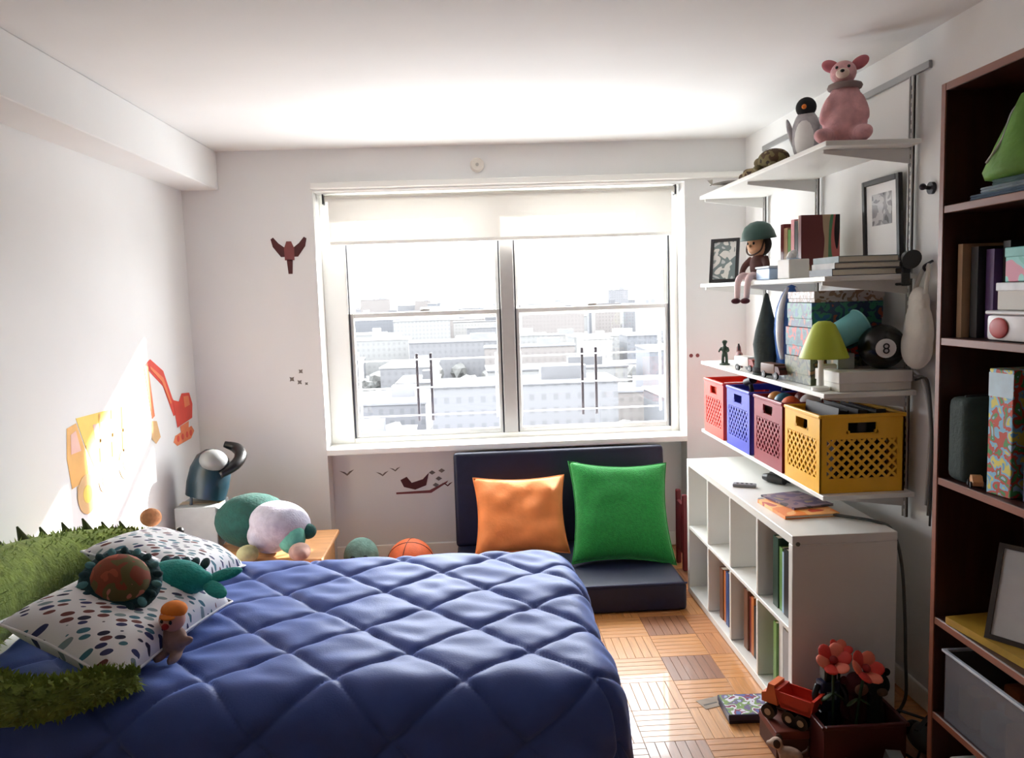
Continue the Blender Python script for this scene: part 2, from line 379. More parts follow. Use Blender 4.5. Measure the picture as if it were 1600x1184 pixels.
tco = obj('tree_canopy', b, M('bare_trees', (.25, .25, .245), .9, .35, .5), gr); tco['kind'] = 'stuff'

# ------------------------------------------------------------------ bed
bed = thing('bed', 'low single bed standing with its head at the left wall', 'bed', (-.66, 2.5, 0))
wood_d = M('bed_wood', (.28, .2, .16), .5, .2, 6, stretch=(1, 8, 8))
bm = B(); bx(bm, -.975, .92, -.48, .48, .18, .28, .01); obj('frame', bm, wood_d, bed)
for sx in (-.92, .86):
    for sy in (-.43, .43):
        bm = B(); bx(bm, sx - .03, sx + .03, sy - .03, sy + .03, .001, .18, .004); obj('leg', bm, wood_d, bed)
bm = B(); bx(bm, -.965, .90, -.465, .465, .282, .53, .05, 3); obj('mattress', bm, M('mattress_ticking', (.82, .82, .84), .8, .04), bed, 40)

# comforter
av = Vector((.19, .145)); bv = Vector((-.155, .17)); n0 = Vector((-.204, 2.176))
det = av.x * bv.y - av.y * bv.x
ZT = .612; XE, YN, YFR = .27, 2.02, 2.985; RR = .085; DROP = .47
def quilt(s, t):
    p = Vector((s, t)) - n0
    i = (p.x * bv.y - p.y * bv.x) / det; j = (av.x * p.y - av.y * p.x) / det
    a = abs(2 * (i - math.floor(i)) - 1); b = abs(2 * (j - math.floor(j)) - 1)      # 1 on a stitch line
    pu = ((1 - a ** 8) * (1 - b ** 8)) ** .6
    wr = .5 + .5 * math.sin(s * 38 + t * 52 + 3 * mnoise.noise(Vector((s * 4, t * 4, 1))))
    fold = mnoise.noise(Vector((s * 3.2, t * 3.2, 4))) * .012 + mnoise.noise(Vector((s * 8, t * 14, 9))) * .006
    return .020 * pu + .003 * pu * wr + fold
def arc(e):
    L = RR * PI / 2
    if e < L: return RR * math.sin(e / RR), RR * (1 - math.cos(e / RR))
    return RR + (e - L) * .10, RR + (e - L) * .995
def drape(s, t, h):
    ex = max(0, s - XE); en = max(0, YN - t); ef = max(0, t - YFR)
    ey = en if en > 0 else ef; sg = -1 if en > 0 else 1
    bx_, by_ = min(s, XE), min(max(t, YN), YFR)
    e = max(ex, ey)
    if e == 0: return Vector((s, t, ZT + h))
    d = Vector((ex, sg * ey)).normalized(); o, dn = arc(e)
    L = RR * PI / 2; k = min(1, e / L)
    nx = d.x * math.sin(k * PI / 2); ny = d.y * math.sin(k * PI / 2); nz_ = math.cos(k * PI / 2)
    wav = .018 * math.sin((s - ex) * 17 + (t) * 15) * max(0, (e - L) / DROP)
    return Vector((bx_ + d.x * (o + wav) + nx * h, by_ + d.y * (o + wav) + ny * h, ZT - dn + nz_ * h))
S0, S1, T0, T1 = -1.40, XE + DROP, YN - DROP, YFR + DROP
NS, NT = 260, 240
bm = B(); g = []
for i in range(NS + 1):
    row = []
    for j in range(NT + 1):
        s = S0 + (S1 - S0) * i / NS; t = T0 + (T1 - T0) * j / NT
        row.append(bm.verts.new(drape(s, t, quilt(s, t) + .005)))
    g.append(row)
for i in range(NS):
    for j in range(NT): bm.faces.new((g[i][j], g[i + 1][j], g[i + 1][j + 1], g[i][j + 1]))
com = obj('comforter', bm, navy_cotton, None, True)
sol = com.modifiers.new('thickness', 'SOLIDIFY'); sol.thickness = .012; sol.offset = -1
tag(com, 'navy blue diamond-quilted comforter spread over the bed', 'comforter')

# ------------------------------------------------------------------ pillows and plush on the bed
spots = Mspots('spotted_cotton')
def frame_mat(loc, xdir, zdir):
    z = Vector(zdir).normalized(); x = Vector(xdir); x = (x - z * x.dot(z)).normalized(); y = z.cross(x)
    return Matrix(((x.x, y.x, z.x, loc[0]), (x.y, y.y, z.y, loc[1]), (x.z, y.z, z.z, loc[2]), (0, 0, 0, 1)))
def pillow(name, label, mat, wd, ht, th, mw, pinch=.08, seam=None, seed=0, wob=.008):
    t = thing(name, label, 'pillow', mw=mw)
    obj('cover', pillow_mesh(wd, ht, th, pinch, 30, wob, seed), mat, t, True)
    obj('seam', seam_bm(wd, ht, pinch, .004), seam or mat, t, True)
    return t
pillow('bed_pillow', 'white dashed-print pillow under the plush turtle, nearest the camera', spots, .56, .37, .16, frame_mat((-1.025, 2.27, .75), (.25, 1, .05), (.45, -.12, 1)), seed=2)
pillow('bed_pillow', 'white dashed-print pillow at the far side of the bed', spots, .42, .40, .15, frame_mat((-1.10, 2.79, .735), (.2, 1, 0), (.35, .1, 1)), seed=5)

green_f = M('olive_fleece', (.47, .54, .24), .95, .30, 28, .6, 90, sheen=.4)
green_d = M('dark_olive_felt', (.27, .31, .17), .95, .2, 20, .3, 80)
liz = thing('plush_lizard', 'long olive green plush lizard with felt spikes curled around the pillows', 'plush toy', (-1.45, 2.4, .62))
path = [(-1.22, 3.00, .70), (-1.36, 2.88, .735), (-1.465, 2.66, .755), (-1.50, 2.35, .765), (-1.44, 2.08, .74), (-1.29, 1.93, .695), (-1.10, 1.895, .675), (-.97, 1.96, .672), (-.90, 2.02, .665)]
lp = [Vector(p) - Vector((-1.45, 2.4, .62)) for p in path]
rad = [.075, .095, .12, .14, .125, .075, .052, .042, .024]
bm = tube(B(), lp, rad, 16, 8); ell(bm, lp[0], (.085, .10, .075))
lizb = obj('body', bm, green_f, liz, True, fuse=.012)
tuft = B(); P = spline(lp, 30); rr = random.Random(5)
for q in range(2600):
    i = rr.randrange(len(P) - 1); p = P[i]; f = i / (len(P) - 1) * 8; k = min(int(f), 7); r = rad[k] + (rad[k + 1] - rad[k]) * (f - k)
    d = (P[i + 1] - p).normalized(); a = d.cross(Vector((0, 0, 1))).normalized(); b = a.cross(d)
    th = rr.uniform(-.7, PI + .7); n_ = a * math.cos(th) + b * math.sin(th); base = p + n_ * r * .95
    s_ = d * rr.uniform(-1, 1) + a * rr.uniform(-.6, .6); v = [tuft.verts.new(base + d * .006), tuft.verts.new(base - d * .006), tuft.verts.new(base + (n_ + s_ * .8) * .020)]
    tuft.faces.new(v)
tf = obj('fleece_tufts', tuft, green_f, liz); tf['kind'] = 'stuff'
P9 = spline(lp, 9)
for i in range(4, 50, 3):
    p = P9[i]; f = i / (len(P9) - 1) * 8; k = min(int(f), 7); r = rad[k]
    h = .055 if i < 40 else .035
    bm = B(); cyl(bm, (0, 0, -.02), (0, 0, h), .024, .003, 8); d = (P9[i + 1] - p).normalized()
    bm.transform(T(p.x - .03, p.y, p.z + r * .93) @ RY(-.35)); obj('spike', bm, green_d, liz, 50)
for sy in (-1, 1):
    bm = ell(B(), (lp[0].x + .03 + .05 * sy, lp[0].y + .02, lp[0].z + .07), (.016, .016, .016), u=12, v=8); obj('eye', bm, black_pl, liz, True)
tag(obj('plush_ball', ell(B(), (-1.235, 2.995, .835), (.04, .035, .035)), M('peach_plush', (.86, .60, .42), .9, .2, 40, .3, 100), None, True), 'small peach soft ball sitting on the green lizard head', 'toy')

# turtle plush: brown shell, dark teal scalloped rim
teal_d = M('dark_teal_plush', (.07, .22, .24), .9, .25, 40, .4, 100)
tur = thing('plush_turtle', 'plush turtle with brown shell and dark teal striped rim on the pillow', 'plush toy', mw=frame_mat((-1.02, 2.235, .85), (.9, -.3, -.1), (.30, -.55, .75)))
bm = B(); lathe(bm, [(.001, -.03), (.075, -.03), (.105, -.012), (.11, 0), (.10, .012), (.08, .02), (.001, .022)], 32); obj('rim', bm, teal_d, tur, True)
for k in range(18):
    a = 2 * PI * k / 18; bm = ell(B(), (.094 * math.cos(a), .094 * math.sin(a), .012), (.018, .012, .010), RZ(a), 10, 8)
    obj('scallop', bm, M('pale_teal_plush', (.30, .50, .52), .9, .15, 40, .3, 100) if k % 2 else teal_d, tur, True)
bm = ell(B(), (0, 0, .015), (.082, .075, .055)); obj('shell', bm, Mprint('shell_print', [(.62, .30, .20), (.50, .24, .15), (.36, .33, .18), (.72, .45, .38)], 16, .9), tur, True)
bm = ell(B(), (.02, -.115, .0), (.032, .036, .028)); obj('head', bm, teal_d, tur, True)
for sx in (-1, 1): obj('eye', ell(B(), (.02 + .014 * sx, -.142, .016), (.007, .007, .007), u=8, v=6), M('eye_white', (.9, .9, .9), .3), tur, True)

# teal fish plush
teal = M('teal_plush', (.09, .56, .53), .85, .2, 30, .4, 110, sheen=.3)
fish = thing('plush_fish', 'bright teal plush fish with fins lying on the pillows', 'plush toy', mw=frame_mat((-.93, 2.40, .795), (1, -.15, -.25), (-.1, -.45, 1)))
bm = ell(B(), (0, 0, 0), (.105, .065, .055)); ell(bm, (.08, 0, 0), (.05, .035, .03)); obj('body', bm, teal, fish, True, fuse=.007)
for dy, an in ((.03, .5), (-.03, -.5)):
    bm = ell(B(), (.15, dy, 0), (.055, .024, .012), RZ(an)); obj('tail_fin', bm, teal, fish, True)
for k in range(5):
    bm = ell(B(), (-.07 + .035 * k, .062, .01), (.015, .024, .009), RZ(.3)); obj('dorsal_spike', bm, teal_d, fish, True)
for sy in (-1, 1): obj('side_fin', ell(B(), (.01, -.05, .02 * sy), (.022, .045, .009), RX(.3 * sy)), teal, fish, True)
obj('eye', ell(B(), (-.075, -.015, .045), (.011, .011, .009), u=10, v=8), M('eye_dark', (.05, .05, .08), .2), fish, True)

# little doll with orange cap
doll = thing('rag_doll', 'small pink-faced doll with orange cap at the edge of the pillow', 'doll', mw=frame_mat((-.865, 2.185, .695), (1, -.2, 0), (.1, -.12, 1)))
skin = M('doll_skin', (.82, .60, .54), .7, .08)
bm = B(); ell(bm, (0, 0, 0), (.04, .03, .045)); ell(bm, (-.04, -.01, .005), (.03, .012, .014), RY(.5)); ell(bm, (.04, -.01, .005), (.03, .012, .014), RY(-.5)); ell(bm, (-.02, -.03, -.035), (.015, .035, .015)); ell(bm, (.02, -.03, -.035), (.015, .035, .015))
obj('body', bm, M('doll_suit', (.62, .50, .46), .9, .2, 30), doll, True, fuse=.006)
obj('head', ell(B(), (0, -.005, .065), (.036, .033, .034)), skin, doll, True)
bm = B(); ell(bm, (0, .006, .088), (.036, .035, .022)); ell(bm, (0, -.028, .083), (.022, .018, .005)); obj('cap', bm, M('orange_felt', (.85, .47, .14), .9, .12, 30), doll, True)
obj('nose', ell(B(), (0, -.040, .060), (.010, .010, .009), u=10, v=8), M('red_felt', (.60, .10, .12), .8), doll, True)
for sx in (-1, 1): obj('eye', ell(B(), (.013 * sx, -.036, .072), (.005, .004, .006), u=8, v=6), MATS['eye_dark'], doll, True)

# ------------------------------------------------------------------ corner behind the bed
pine = M('pine_wood', (.80, .58, .38), .5, .12, 5, .04, 30, stretch=(1, 8, 8))
ch = thing('toy_chest', 'low pine toy chest in the corner behind the bed', 'chest', (-1.24, 4.22, 0))
bm = B(); bx(bm, -.39, .42, -.25, .25, .01, .30, .006); obj('body', bm, pine, ch)
bm = B(); bx(bm, -.395, .45, -.27, .26, .302, .33, .006); obj('lid', bm, pine, ch)
bm = B(); bx(bm, -.06, .06, -.27, -.252, .2, .23, .004); obj('handle', bm, dark_metal, ch)
dgreen = M('dark_green_plush', (.04, .25, .22), .9, .25, 30, .4, 90, sheen=.2)
grey_p = M('pale_grey_plush', (.62, .61, .66), .9, .15, 25, .4, 90, sheen=.3)
sea = thing('plush_sea_turtle', 'large plush sea turtle with dark green back and pale grey dome on the chest', 'plush toy', (-1.10, 4.14, .332))
bm = B(); ell(bm, (-.10, .07, .145), (.20, .16, .145)); obj('back', bm, dgreen, sea, True)
bm = B(); ell(bm, (.08, -.07, .16), (.16, .14, .115), RY(.25)); ell(bm, (.02, -.05, .10), (.12, .12, .10)); obj('dome', bm, grey_p, sea, True, fuse=.012)
bm = B(); ell(bm, (.15, -.13, .10), (.07, .07, .085), RY(.2)); obj('cheek', bm, M('mint_plush', (.35, .62, .55), .9, .15, 25, .3, 90), sea, True)
bm = B(); ell(bm, (.225, -.10, .12), (.045, .04, .04)); obj('nose', bm, dgreen, sea, True)
for x in (-.06, .20):
    bm = ell(B(), (x, -.2, .045), (.055, .06, .045)); obj('flipper', bm, M('khaki_plush', (.58, .57, .42), .9, .2, 25, .3, 90) if x < 0 else MATS['doll_suit'], sea, True)
hel = thing('bike_helmet', 'black and dark teal child helmet hung in the room corner', 'helmet', mw=T(-1.45, 4.32, .70) @ RZ(.5) @ RY(.25))
bm = B(); lathe(bm, [(.105, -.11), (.112, -.04), (.108, .04), (.085, .11), (.045, .145), (.001, .155)], 24); obj('shell', bm, M('dark_teal_shell', (.05, .16, .20), .35, .2, 12), hel, 50)
tube_ = tube(B(), [(.03, -.10, .03), (.10, -.09, .09), (.135, -.04, .14), (.12, .03, .17), (.06, .06, .18)], [.02, .03, .034, .03, .018], 10); obj('crest', tube_, black_pl, hel, True)
bm = ell(B(), (-.01, -.07, .10), (.075, .06, .06)); obj('visor', bm, M('grey_visor', (.45, .46, .46), .4, .1), hel, True)
for sx in (-1, 1): obj('strap', tube(B(), [(.08 * sx, -.02, -.10), (.06 * sx, -.03, -.2), (.0, -.05, -.26)], .008, 6), M('strap_grey', (.3, .32, .34), .7), hel, True)
bx_h = thing('cardboard_box', 'tall grey carton standing on the chest under the helmet', 'box', (-1.49, 4.29, .331))
bm = B(); bx(bm, -.11, .11, -.11, .11, .0, .235, .004); obj('body', bm, M('grey_card', (.62, .64, .64), .7, .05), bx_h)
bm = B(); bx(bm, -.112, .112, -.03, .03, .2352, .237); obj('tape', bm, M('tape_tan', (.7, .62, .5), .4, .05), bx_h)

# things on the floor between bed and window
bb = thing('basketball', 'orange basketball on the floor beyond the bed', 'ball', (-.385, 4.42, .135))
obj('sphere', ell(B(), (0, 0, 0), (.134, .134, .134), u=32, v=20), M('ball_orange', (.90, .42, .22), .6, .08, 40, .3, 300), bb, True)
for rot in (Matrix(), RX(PI / 2), RY(PI / 2)):
    t = bmesh.new(); pts = [(.1345 * math.cos(2 * PI * k / 40), .1345 * math.sin(2 * PI * k / 40), 0) for k in range(41)]
    b = tube(t, pts, .002, 5, smooth=False); b.transform(rot @ RX(.3)); obj('seam', b, black_pl, bb, True)
oc = thing('plush_octopus', 'grey-green plush octopus slumped on the floor beside the basketball', 'plush toy', (-.655, 4.36, 0))
gt = M('grey_teal_plush', (.42, .55, .50), .9, .25, 25, .4, 90)
bm = B(); ell(bm, (0, 0, .20), (.10, .09, .11)); ell(bm, (0, 0, .08), (.12, .11, .075))
for k in range(6):
    a = 2 * PI * k / 6 + .3; tube(bm, [(.04 * math.cos(a), .04 * math.sin(a), .07), ((.105) * math.cos(a), .10 * math.sin(a), .05), (.125 * math.cos(a + .3), .12 * math.sin(a + .3), .022)], [.04, .03, .016], 8)
obj('body', bm, gt, oc, True, fuse=.012)
for sx in (-1, 1): obj('eye', ell(B(), (.035 * sx, -.086, .215), (.016, .01, .018), u=10, v=8), MATS['eye_dark'], oc, True)

# ------------------------------------------------------------------ fold-out foam seat and its pillows
navy = M('navy_canvas', (.085, .10, .20), .45, .12, 30, .15, 250, spec=.4)
fu = thing('foam_seat', 'navy fold-out foam seat pushed against the window bay', 'seat', (.5, 4.30, 0))
bm = B(); bx(bm, -.62, .555, -.44, .36, .004, .15, .022, 3); obj('seat_cushion', bm, navy, fu, 40)
bm = B(); box(bm, (0, 0, 0), (1.27, .13, .56), None, .025, 3); obj('backrest', bm, navy, fu, 40, mw=T(.008, .415, .415) @ RX(-.13))
for z in (.153,):
    pts = [(-.62, -.44, .148), (.555, -.44, .148)]
    obj('piping', tube(B(), pts, .005, 6, smooth=False), M('navy_piping', (.16, .19, .33), .4), fu, True)
or_c = M('orange_cotton', (.92, .54, .28), .75, .08, 12, .12, 60)
gr_c = M('green_plush_cloth', (.11, .50, .20), .95, .15, 60, .5, 160, sheen=.5)
pillow('throw_pillow', 'orange square throw pillow leaning on the navy foam seat', or_c, .53, .46, .16, frame_mat((.25, 4.41, .385), (1, .02, -.02), (.0, -1, .62)), .10, seed=3, wob=.03)
pillow('throw_pillow', 'fluffy green square throw pillow leaning on the navy foam seat', gr_c, .57, .60, .16, frame_mat((.81, 4.33, .40), (1, -.02, -.05), (.02, -1, .68)), .11, seed=8, wob=.012)
rb = thing('folding_stool', 'dark red folded stool between the foam seat and cube shelf', 'stool', (1.20, 4.50, 0))
rm = M('dark_red_wood', (.42, .10, .12), .5, .15, 10)
for y in (-.07, .07):
    bm = B(); box(bm, (0, y, .23), (.028, .028, .45), None, .005); obj('leg', bm, rm, rb)
bm = B(); box(bm, (0, 0, .25), (.03, .11, .30), None, .006); obj('seat', bm, rm, rb)

# ------------------------------------------------------------------ cube shelf
cu = thing('cube_shelf', 'white eight-cube storage shelf standing under the wall shelves', 'shelf', (1.13, 2.73, 0))
CL, CH, CD, ct, dt = 1.39, .732, .387, .034, .018
def cp(name, *q, mat=white_lam): b = B(); bx(b, *q, .002); return obj(name, b, mat, cu)
cp('top_panel', 0, CD, 0, CL, CH - ct, CH); cp('bottom_panel', 0, CD, 0, CL, .003, .003 + ct)
cp('side_panel', 0, CD, 0, ct, ct + .0035, CH - ct - .0005); cp('side_panel', 0, CD, CL - ct, CL, ct + .0035, CH - ct - .0005)
zm = (CH + .003) / 2
cp('middle_shelf', .002, CD, ct + .0005, CL - ct - .0005, zm - dt / 2, zm + dt / 2)
pitch = (CL - 2 * ct - 3 * dt) / 4
for k in range(3):
    y = ct + pitch * (k + 1) + dt * k
    cp('divider', .002, CD, y, y + dt, ct + .004, zm - dt / 2 - .0005); cp('divider', .002, CD, y, y + dt, zm + dt / 2 + .0005, CH - ct - .0005)
cp('back_panel', CD - .006, CD - .0005, ct + .001, CL - ct - .001, ct + .004, CH - ct - .001, mat=M('white_board', (.84, .84, .82), .5, .02))
bm = B(); cyl(bm, (.02, -.003, CH - .03), (.02, .001, CH - .03), .008, n=12); obj('screw_cap', bm, M('grey_cap', (.4, .42, .4), .5), cu, 40)
bcols = {'brown': (.45, .30, .22), 'orange': (.72, .42, .20), 'blue': (.24, .32, .52), 'tan': (.68, .55, .42), 'dark red': (.45, .16, .16), 'cream': (.85, .80, .70), 'green': (.40, .58, .30), 'grey': (.6, .6, .6), 'white': (.9, .9, .88), 'dark green': (.12, .24, .18), 'black': (.08, .08, .09), 'pale blue': (.62, .75, .86), 'teal': (.15, .42, .44), 'red': (.72, .18, .16), 'gold': (.70, .55, .20), 'purple': (.34, .22, .42), 'pink': (.85, .60, .62)}
pages = M('book_pages', (.90, .87, .80), .8, .05, 60, stretch=(1, 1, 8))
def cover(c): return M('cover_' + c.replace(' ', '_'), bcols[c], .45, .1, 14)
def book(c, label, loc, t, d, h, rot=None, group=None, cat='book'):
    """upright book: t thickness along y, d depth along +x (spine at -x), h height; origin at base of the spine"""
    b = thing('book', label, cat, group=group, mw=T(*loc) @ (rot if rot else Matrix()))
    e = .0025
    for y0 in (0, t - e): o = B(); bx(o, 0, d, y0, y0 + e, 0, h); obj('cover', o, cover(c), b)
    o = B(); bx(o, 0, e, e, t - e, 0, h); obj('spine', o, cover(c), b)
    o = B(); bx(o, e, d - .004, e + .0003, t - e - .0003, .004, h - .004); obj('pages', o, pages, b)
    return b
br_ = random.Random(11)
def row(ci, zrow, items, where, dep=.035):
    y = ct + pitch * ci + dt * ci + .006; z = (.037 if zrow == 0 else zm + dt / 2) + .0012; end = y + pitch - .012
    seen = {}
    for c, t, h in items:
        if y + t > end: break
        book(c, '%s book standing in the %s' % (c, where), (1.13 + dep + br_.uniform(0, .02), 2.73 + y, z), t, .20, h, group='books in the cube shelf')
        y += t + .002
row(1, 0, [('cream', .03, .25), ('dark red', .03, .26), ('tan', .045, .25), ('black', .025, .23), ('orange', .03, .26), ('dark red', .025, .25), ('brown', .045, .27)], 'lower cube second from the near end')
row(2, 0, [('cream', .03, .26), ('dark red', .035, .27), ('brown', .04, .24), ('blue', .04, .26), ('orange', .04, .25), ('brown', .05, .25)], 'lower cube third from the near end')
row(3, 0, [('pink', .03, .24), ('cream', .06, .27), ('grey', .08, .26), ('white', .05, .25)], 'lower cube farthest from the camera', .06)
row(0, 0, [('pale blue', .06, .26), ('grey', .06, .28), ('white', .04, .29), ('green', .03, .28)], 'lower cube nearest the camera', .02)
row(0, 1, [('pale blue', .03, .24), ('green', .03, .22), ('black', .05, .26), ('pale blue', .02, .24), ('green', .03, .25), ('dark green', .05, .28)], 'upper cube nearest the camera', .03)

# on top of the cube shelf
ZQ = CH + .001
def flatbook(c, label, x, y, z, wd, ln, t, rz=0, group=None, coverm=None):
    b = thing('book', label, 'book', (x, y, z), rz, group); m = coverm or cover(c)
    for z0 in (0, t - .0025): o = B(); box(o, (0, 0, z0 + .00125), (wd, ln, .0025)); obj('cover', o, m, b)
    o = B(); box(o, (-wd / 2 + .00125, 0, t / 2), (.0025, ln, t - .005)); obj('spine', o, m, b)
    o = B(); box(o, (.0005, 0, t / 2), (wd - .006, ln - .008, t - .0056)); obj('pages', o, pages, b); return b
flatbook('orange', 'orange picture book at the bottom of the pile on the cube shelf', 1.29, 3.07, ZQ, .22, .26, .014, .05, coverm=Mprint('orange_print', [(.80, .32, .10), (.93, .52, .16), (.96, .70, .40), (.75, .25, .12)], 9))
flatbook('red', 'dark patterned magazine on top of the orange book', 1.315, 3.14, ZQ + .0145, .18, .23, .008, .22, coverm=Mprint('mag_print', [(.25, .22, .28), (.55, .45, .48), (.35, .28, .42), (.62, .55, .40)], 14))
bn = thing('toy_binoculars', 'small black toy binoculars on the cube shelf behind the books', 'toy', (1.39, 3.52, ZQ), .6)
for sx in (-1, 1):
    bm = B(); cyl(bm, (.025 * sx, -.05, .022), (.025 * sx, .03, .022), .022, n=16); cyl(bm, (.025 * sx, .03, .022), (.025 * sx, .06, .022), .022, .014, n=16); obj('barrel', bm, black_pl, bn, 40)
bm = B(); box(bm, (0, 0, .022), (.02, .04, .012), None, .002); obj('bridge', bm, black_pl, bn)
rc = thing('remote_control', 'small grey remote lying on the white cube shelf', 'remote', (1.215, 3.47, ZQ), 1.1)
bm = B(); box(bm, (0, 0, .007), (.04, .10, .014), None, .004, 2); obj('body', bm, M('remote_grey', (.5, .5, .52), .4), rc)
for k in range(4): o = B(); cyl(o, (0, -.03 + .02 * k, .014), (0, -.03 + .02 * k, .0165), .006, n=10); obj('button', o, black_pl, rc)
ey = thing('eraser', 'tiny white eraser near the front of the cube shelf', 'eraser', (1.20, 3.20, ZQ), .3)
bm = B(); box(bm, (0, 0, .006), (.02, .03, .012), None, .002); obj('rubber', bm, M('eraser_white', (.82, .82, .80), .7), ey)
bm = B(); box(bm, (0, .012, .006), (.0215, .02, .0135), None, .001); obj('sleeve', bm, M('sleeve_grey', (.55, .56, .6), .6), ey)
cord = tube(B(), [(1.36, 2.98, ZQ + .006), (1.43, 2.90, ZQ + .008), (1.49, 2.84, ZQ + .006), (1.535, 2.80, .715), (1.55, 2.76, .60), (1.555, 2.74, .4), (1.56, 2.74, .25), (1.57, 2.75, .10), (1.56, 2.78, .015)], .006, 8)
tag(obj('power_cord', cord, M('cord_grey', (.30, .31, .30), .5), None, True), 'grey power cord trailing over the cube shelf end to the floor', 'cord')

# ------------------------------------------------------------------ wall shelving
tr_b = B(); bx(tr_b, XR - .014, XR - .001, 2.86, 4.48, 2.385, 2.412, .002)
tag(obj('hang_track', tr_b, M('track_grey', (.60, .60, .60), .4, .03, metal=.3), None), 'grey metal hang track high on the right wall', 'track')
SY = (2.95, 3.75, 4.42)
for y, lab in zip(SY, ('nearest the bookcase', 'in the middle of the wall shelving', 'nearest the window')):
    st = thing('shelf_standard', 'white slotted upright %s' % lab, 'upright', (XR - .0155, y, .72), group='shelf uprights')
    b = B(); bx(b, -.0075, .0, -.013, .013, 0, 1.66, .001); bx(b, -.012, .0005, -.013, -.008, 0, 1.66); bx(b, -.012, .0005, .008, .013, 0, 1.66); obj('rail', b, M('upright_grey', (.74, .74, .73), .4, .03), st)
    b = B()
    for k in range(52): bx(b, -.0085, -.0074, -.003, .003, .03 + k * .031, .045 + k * .031)
    so = obj('slots', b, dark_metal, st); so['kind'] = 'stuff'
SX0, SX1 = 1.30, 1.652
SZ = (2.14, 1.657, 1.225, .838)
for z, lab in zip(SZ, ('topmost white wall shelf, holding plush toys', 'second white wall shelf, holding doll and books', 'third white wall shelf, holding lamp and games', 'lowest white wall shelf, holding four milk crates')):
    sh = thing('wall_shelf', lab, 'shelf', (1.48, 3.63, z), group='wall shelves')
    b = B(); bx(b, SX0 - 1.48, SX1 - 1.48, -.77, .79, -.018, 0, .002); obj('board', b, white_lam, sh)
    for y in SY:
        b = B(); t = [(SX0 + .03, -.019), (SX1 + .005, -.019), (SX1 + .005, -.075), (SX0 + .03, -.032)]
        poly(b, [(x - 1.48, zz) for x, zz in t], .008, T(0, y - 3.63 + .004, 0) @ RX(PI / 2)); obj('bracket', b, white_metal, sh)

# ------------------------------------------------------------------ milk crates
def hexc(c): return c
def crate_panel(wd, ht):
    """one crate wall in xz, thickness in y, with hand hole and diagonal lattice"""
    b = B(); th = .008; hw = wd / 2; zt = ht
    a, c, d, e = .028, .055, .085, .05                         # side bar, lower band, upper solid band, hole half width
    bx(b, -hw, -hw + a, -th / 2, th / 2, 0, zt); bx(b, hw - a, hw, -th / 2, th / 2, 0, zt)
    bx(b, -hw + a, hw - a, -th / 2, th / 2, 0, c)
    hz0, hz1 = zt - .072, zt - .032
    bx(b, -hw + a, hw - a, -th / 2, th / 2, hz1, zt)
    bx(b, -hw + a, -.055, -th / 2, th / 2, hz0, hz1); bx(b, .055, hw - a, -th / 2, th / 2, hz0, hz1)
    for sx in (-1, 1): cyl(b, (.055 * sx, -th / 2, hz0 + .004), (.055 * sx, th / 2, hz0 + .004), .008, n=8)
    bx(b, -hw + a, hw - a, -th / 2, th / 2, zt - .095, hz0)
    bx(b, -hw - .004, hw + .004, -th / 2 - .005, th / 2 + .005, zt - .014, zt, .003)
    z0, z1 = c, zt - .095; H_ = z1 - z0; x0, x1 = -hw + a, hw - a; n = 7; st = (x1 - x0) / n * 1.0
    for sg in (-1, 1):
        k = -8
        while k < 16:
            xs = x0 + k * st; k += 1
            xa, za, xb, zb = xs, z0, xs + H_, z1                     # 45 degree strut
            if xa < x0: za += x0 - xa; xa = x0
            if xb > x1: zb -= xb - x1; xb = x1
            if xb - xa < .01: continue
            if sg < 0: xa, xb = x0 + x1 - xa, x0 + x1 - xb
            L = math.hypot(xb - xa, zb - za); an = math.atan2(zb - za, xb - xa)
            box(b, ((xa + xb) / 2, 0, (za + zb) / 2), (L, th * .75, .010), RY(-an))
    return finish(b, 'side_panel', False)
CW, CHT = .328, .30
def crate(label, c, y):
    m = M('crate_' + label.split()[0].replace('-', '_'), c, .4, .06, 8)
    t = thing('milk_crate', label, 'crate', (1.30 + CW / 2, y + CW / 2, SZ[3] + .001), group='milk crates on the lowest wall shelf')
    me = crate_panel(CW, CHT); me.materials.append(m)
    for k in range(4):
        o = bpy.data.objects.new('side_panel', me); col.objects.link(o); o.parent = t
        o.matrix_local = RZ(PI / 2 * k) @ T(0, -CW / 2 + .004, 0)
    b = B(); bx(b, -CW / 2 + .008, CW / 2 - .008, -CW / 2 + .008, CW / 2 - .008, .004, .012)
    obj('base', b, m, t); return t
crate('yellow milk crate nearest the bookcase, with black papers inside', (.93, .70, .13), 2.893)
crate('maroon milk crate between the yellow and blue crates', (.56, .10, .17), 3.252)
crate('blue milk crate between the maroon and red crates', (.27, .30, .74), 3.642)
crate('red-orange milk crate nearest the window', (.90, .27, .19), 4.030)
zc = SZ[3] + .014
# contents
for k, (x, tl_) in enumerate(((1.35, .10), (1.44, .05), (1.53, -.02))):
    b = thing('file_folder', ['black folder at the front of the yellow crate', 'black folder in the middle of the yellow crate', 'black folder at the back of the yellow crate'][k], 'folder', mw=T(x, 2.91, zc) @ RY(tl_), group='folders in the yellow crate')
    o = B(); bx(o, 0, .004, 0, .29, 0, .31 - .008 * k); bx(o, .034, .038, 0, .29, 0, .305 - .008 * k); bx(o, 0, .038, 0, .004, 0, .30); obj('cover', o, M('folder_black', (.13, .10, .11), .6), b)
    o = B(); bx(o, .005, .033, .005, .287, .002, .29 - .008 * k); obj('paper', o, M('folder_paper', (.45, .42, .42), .7), b)
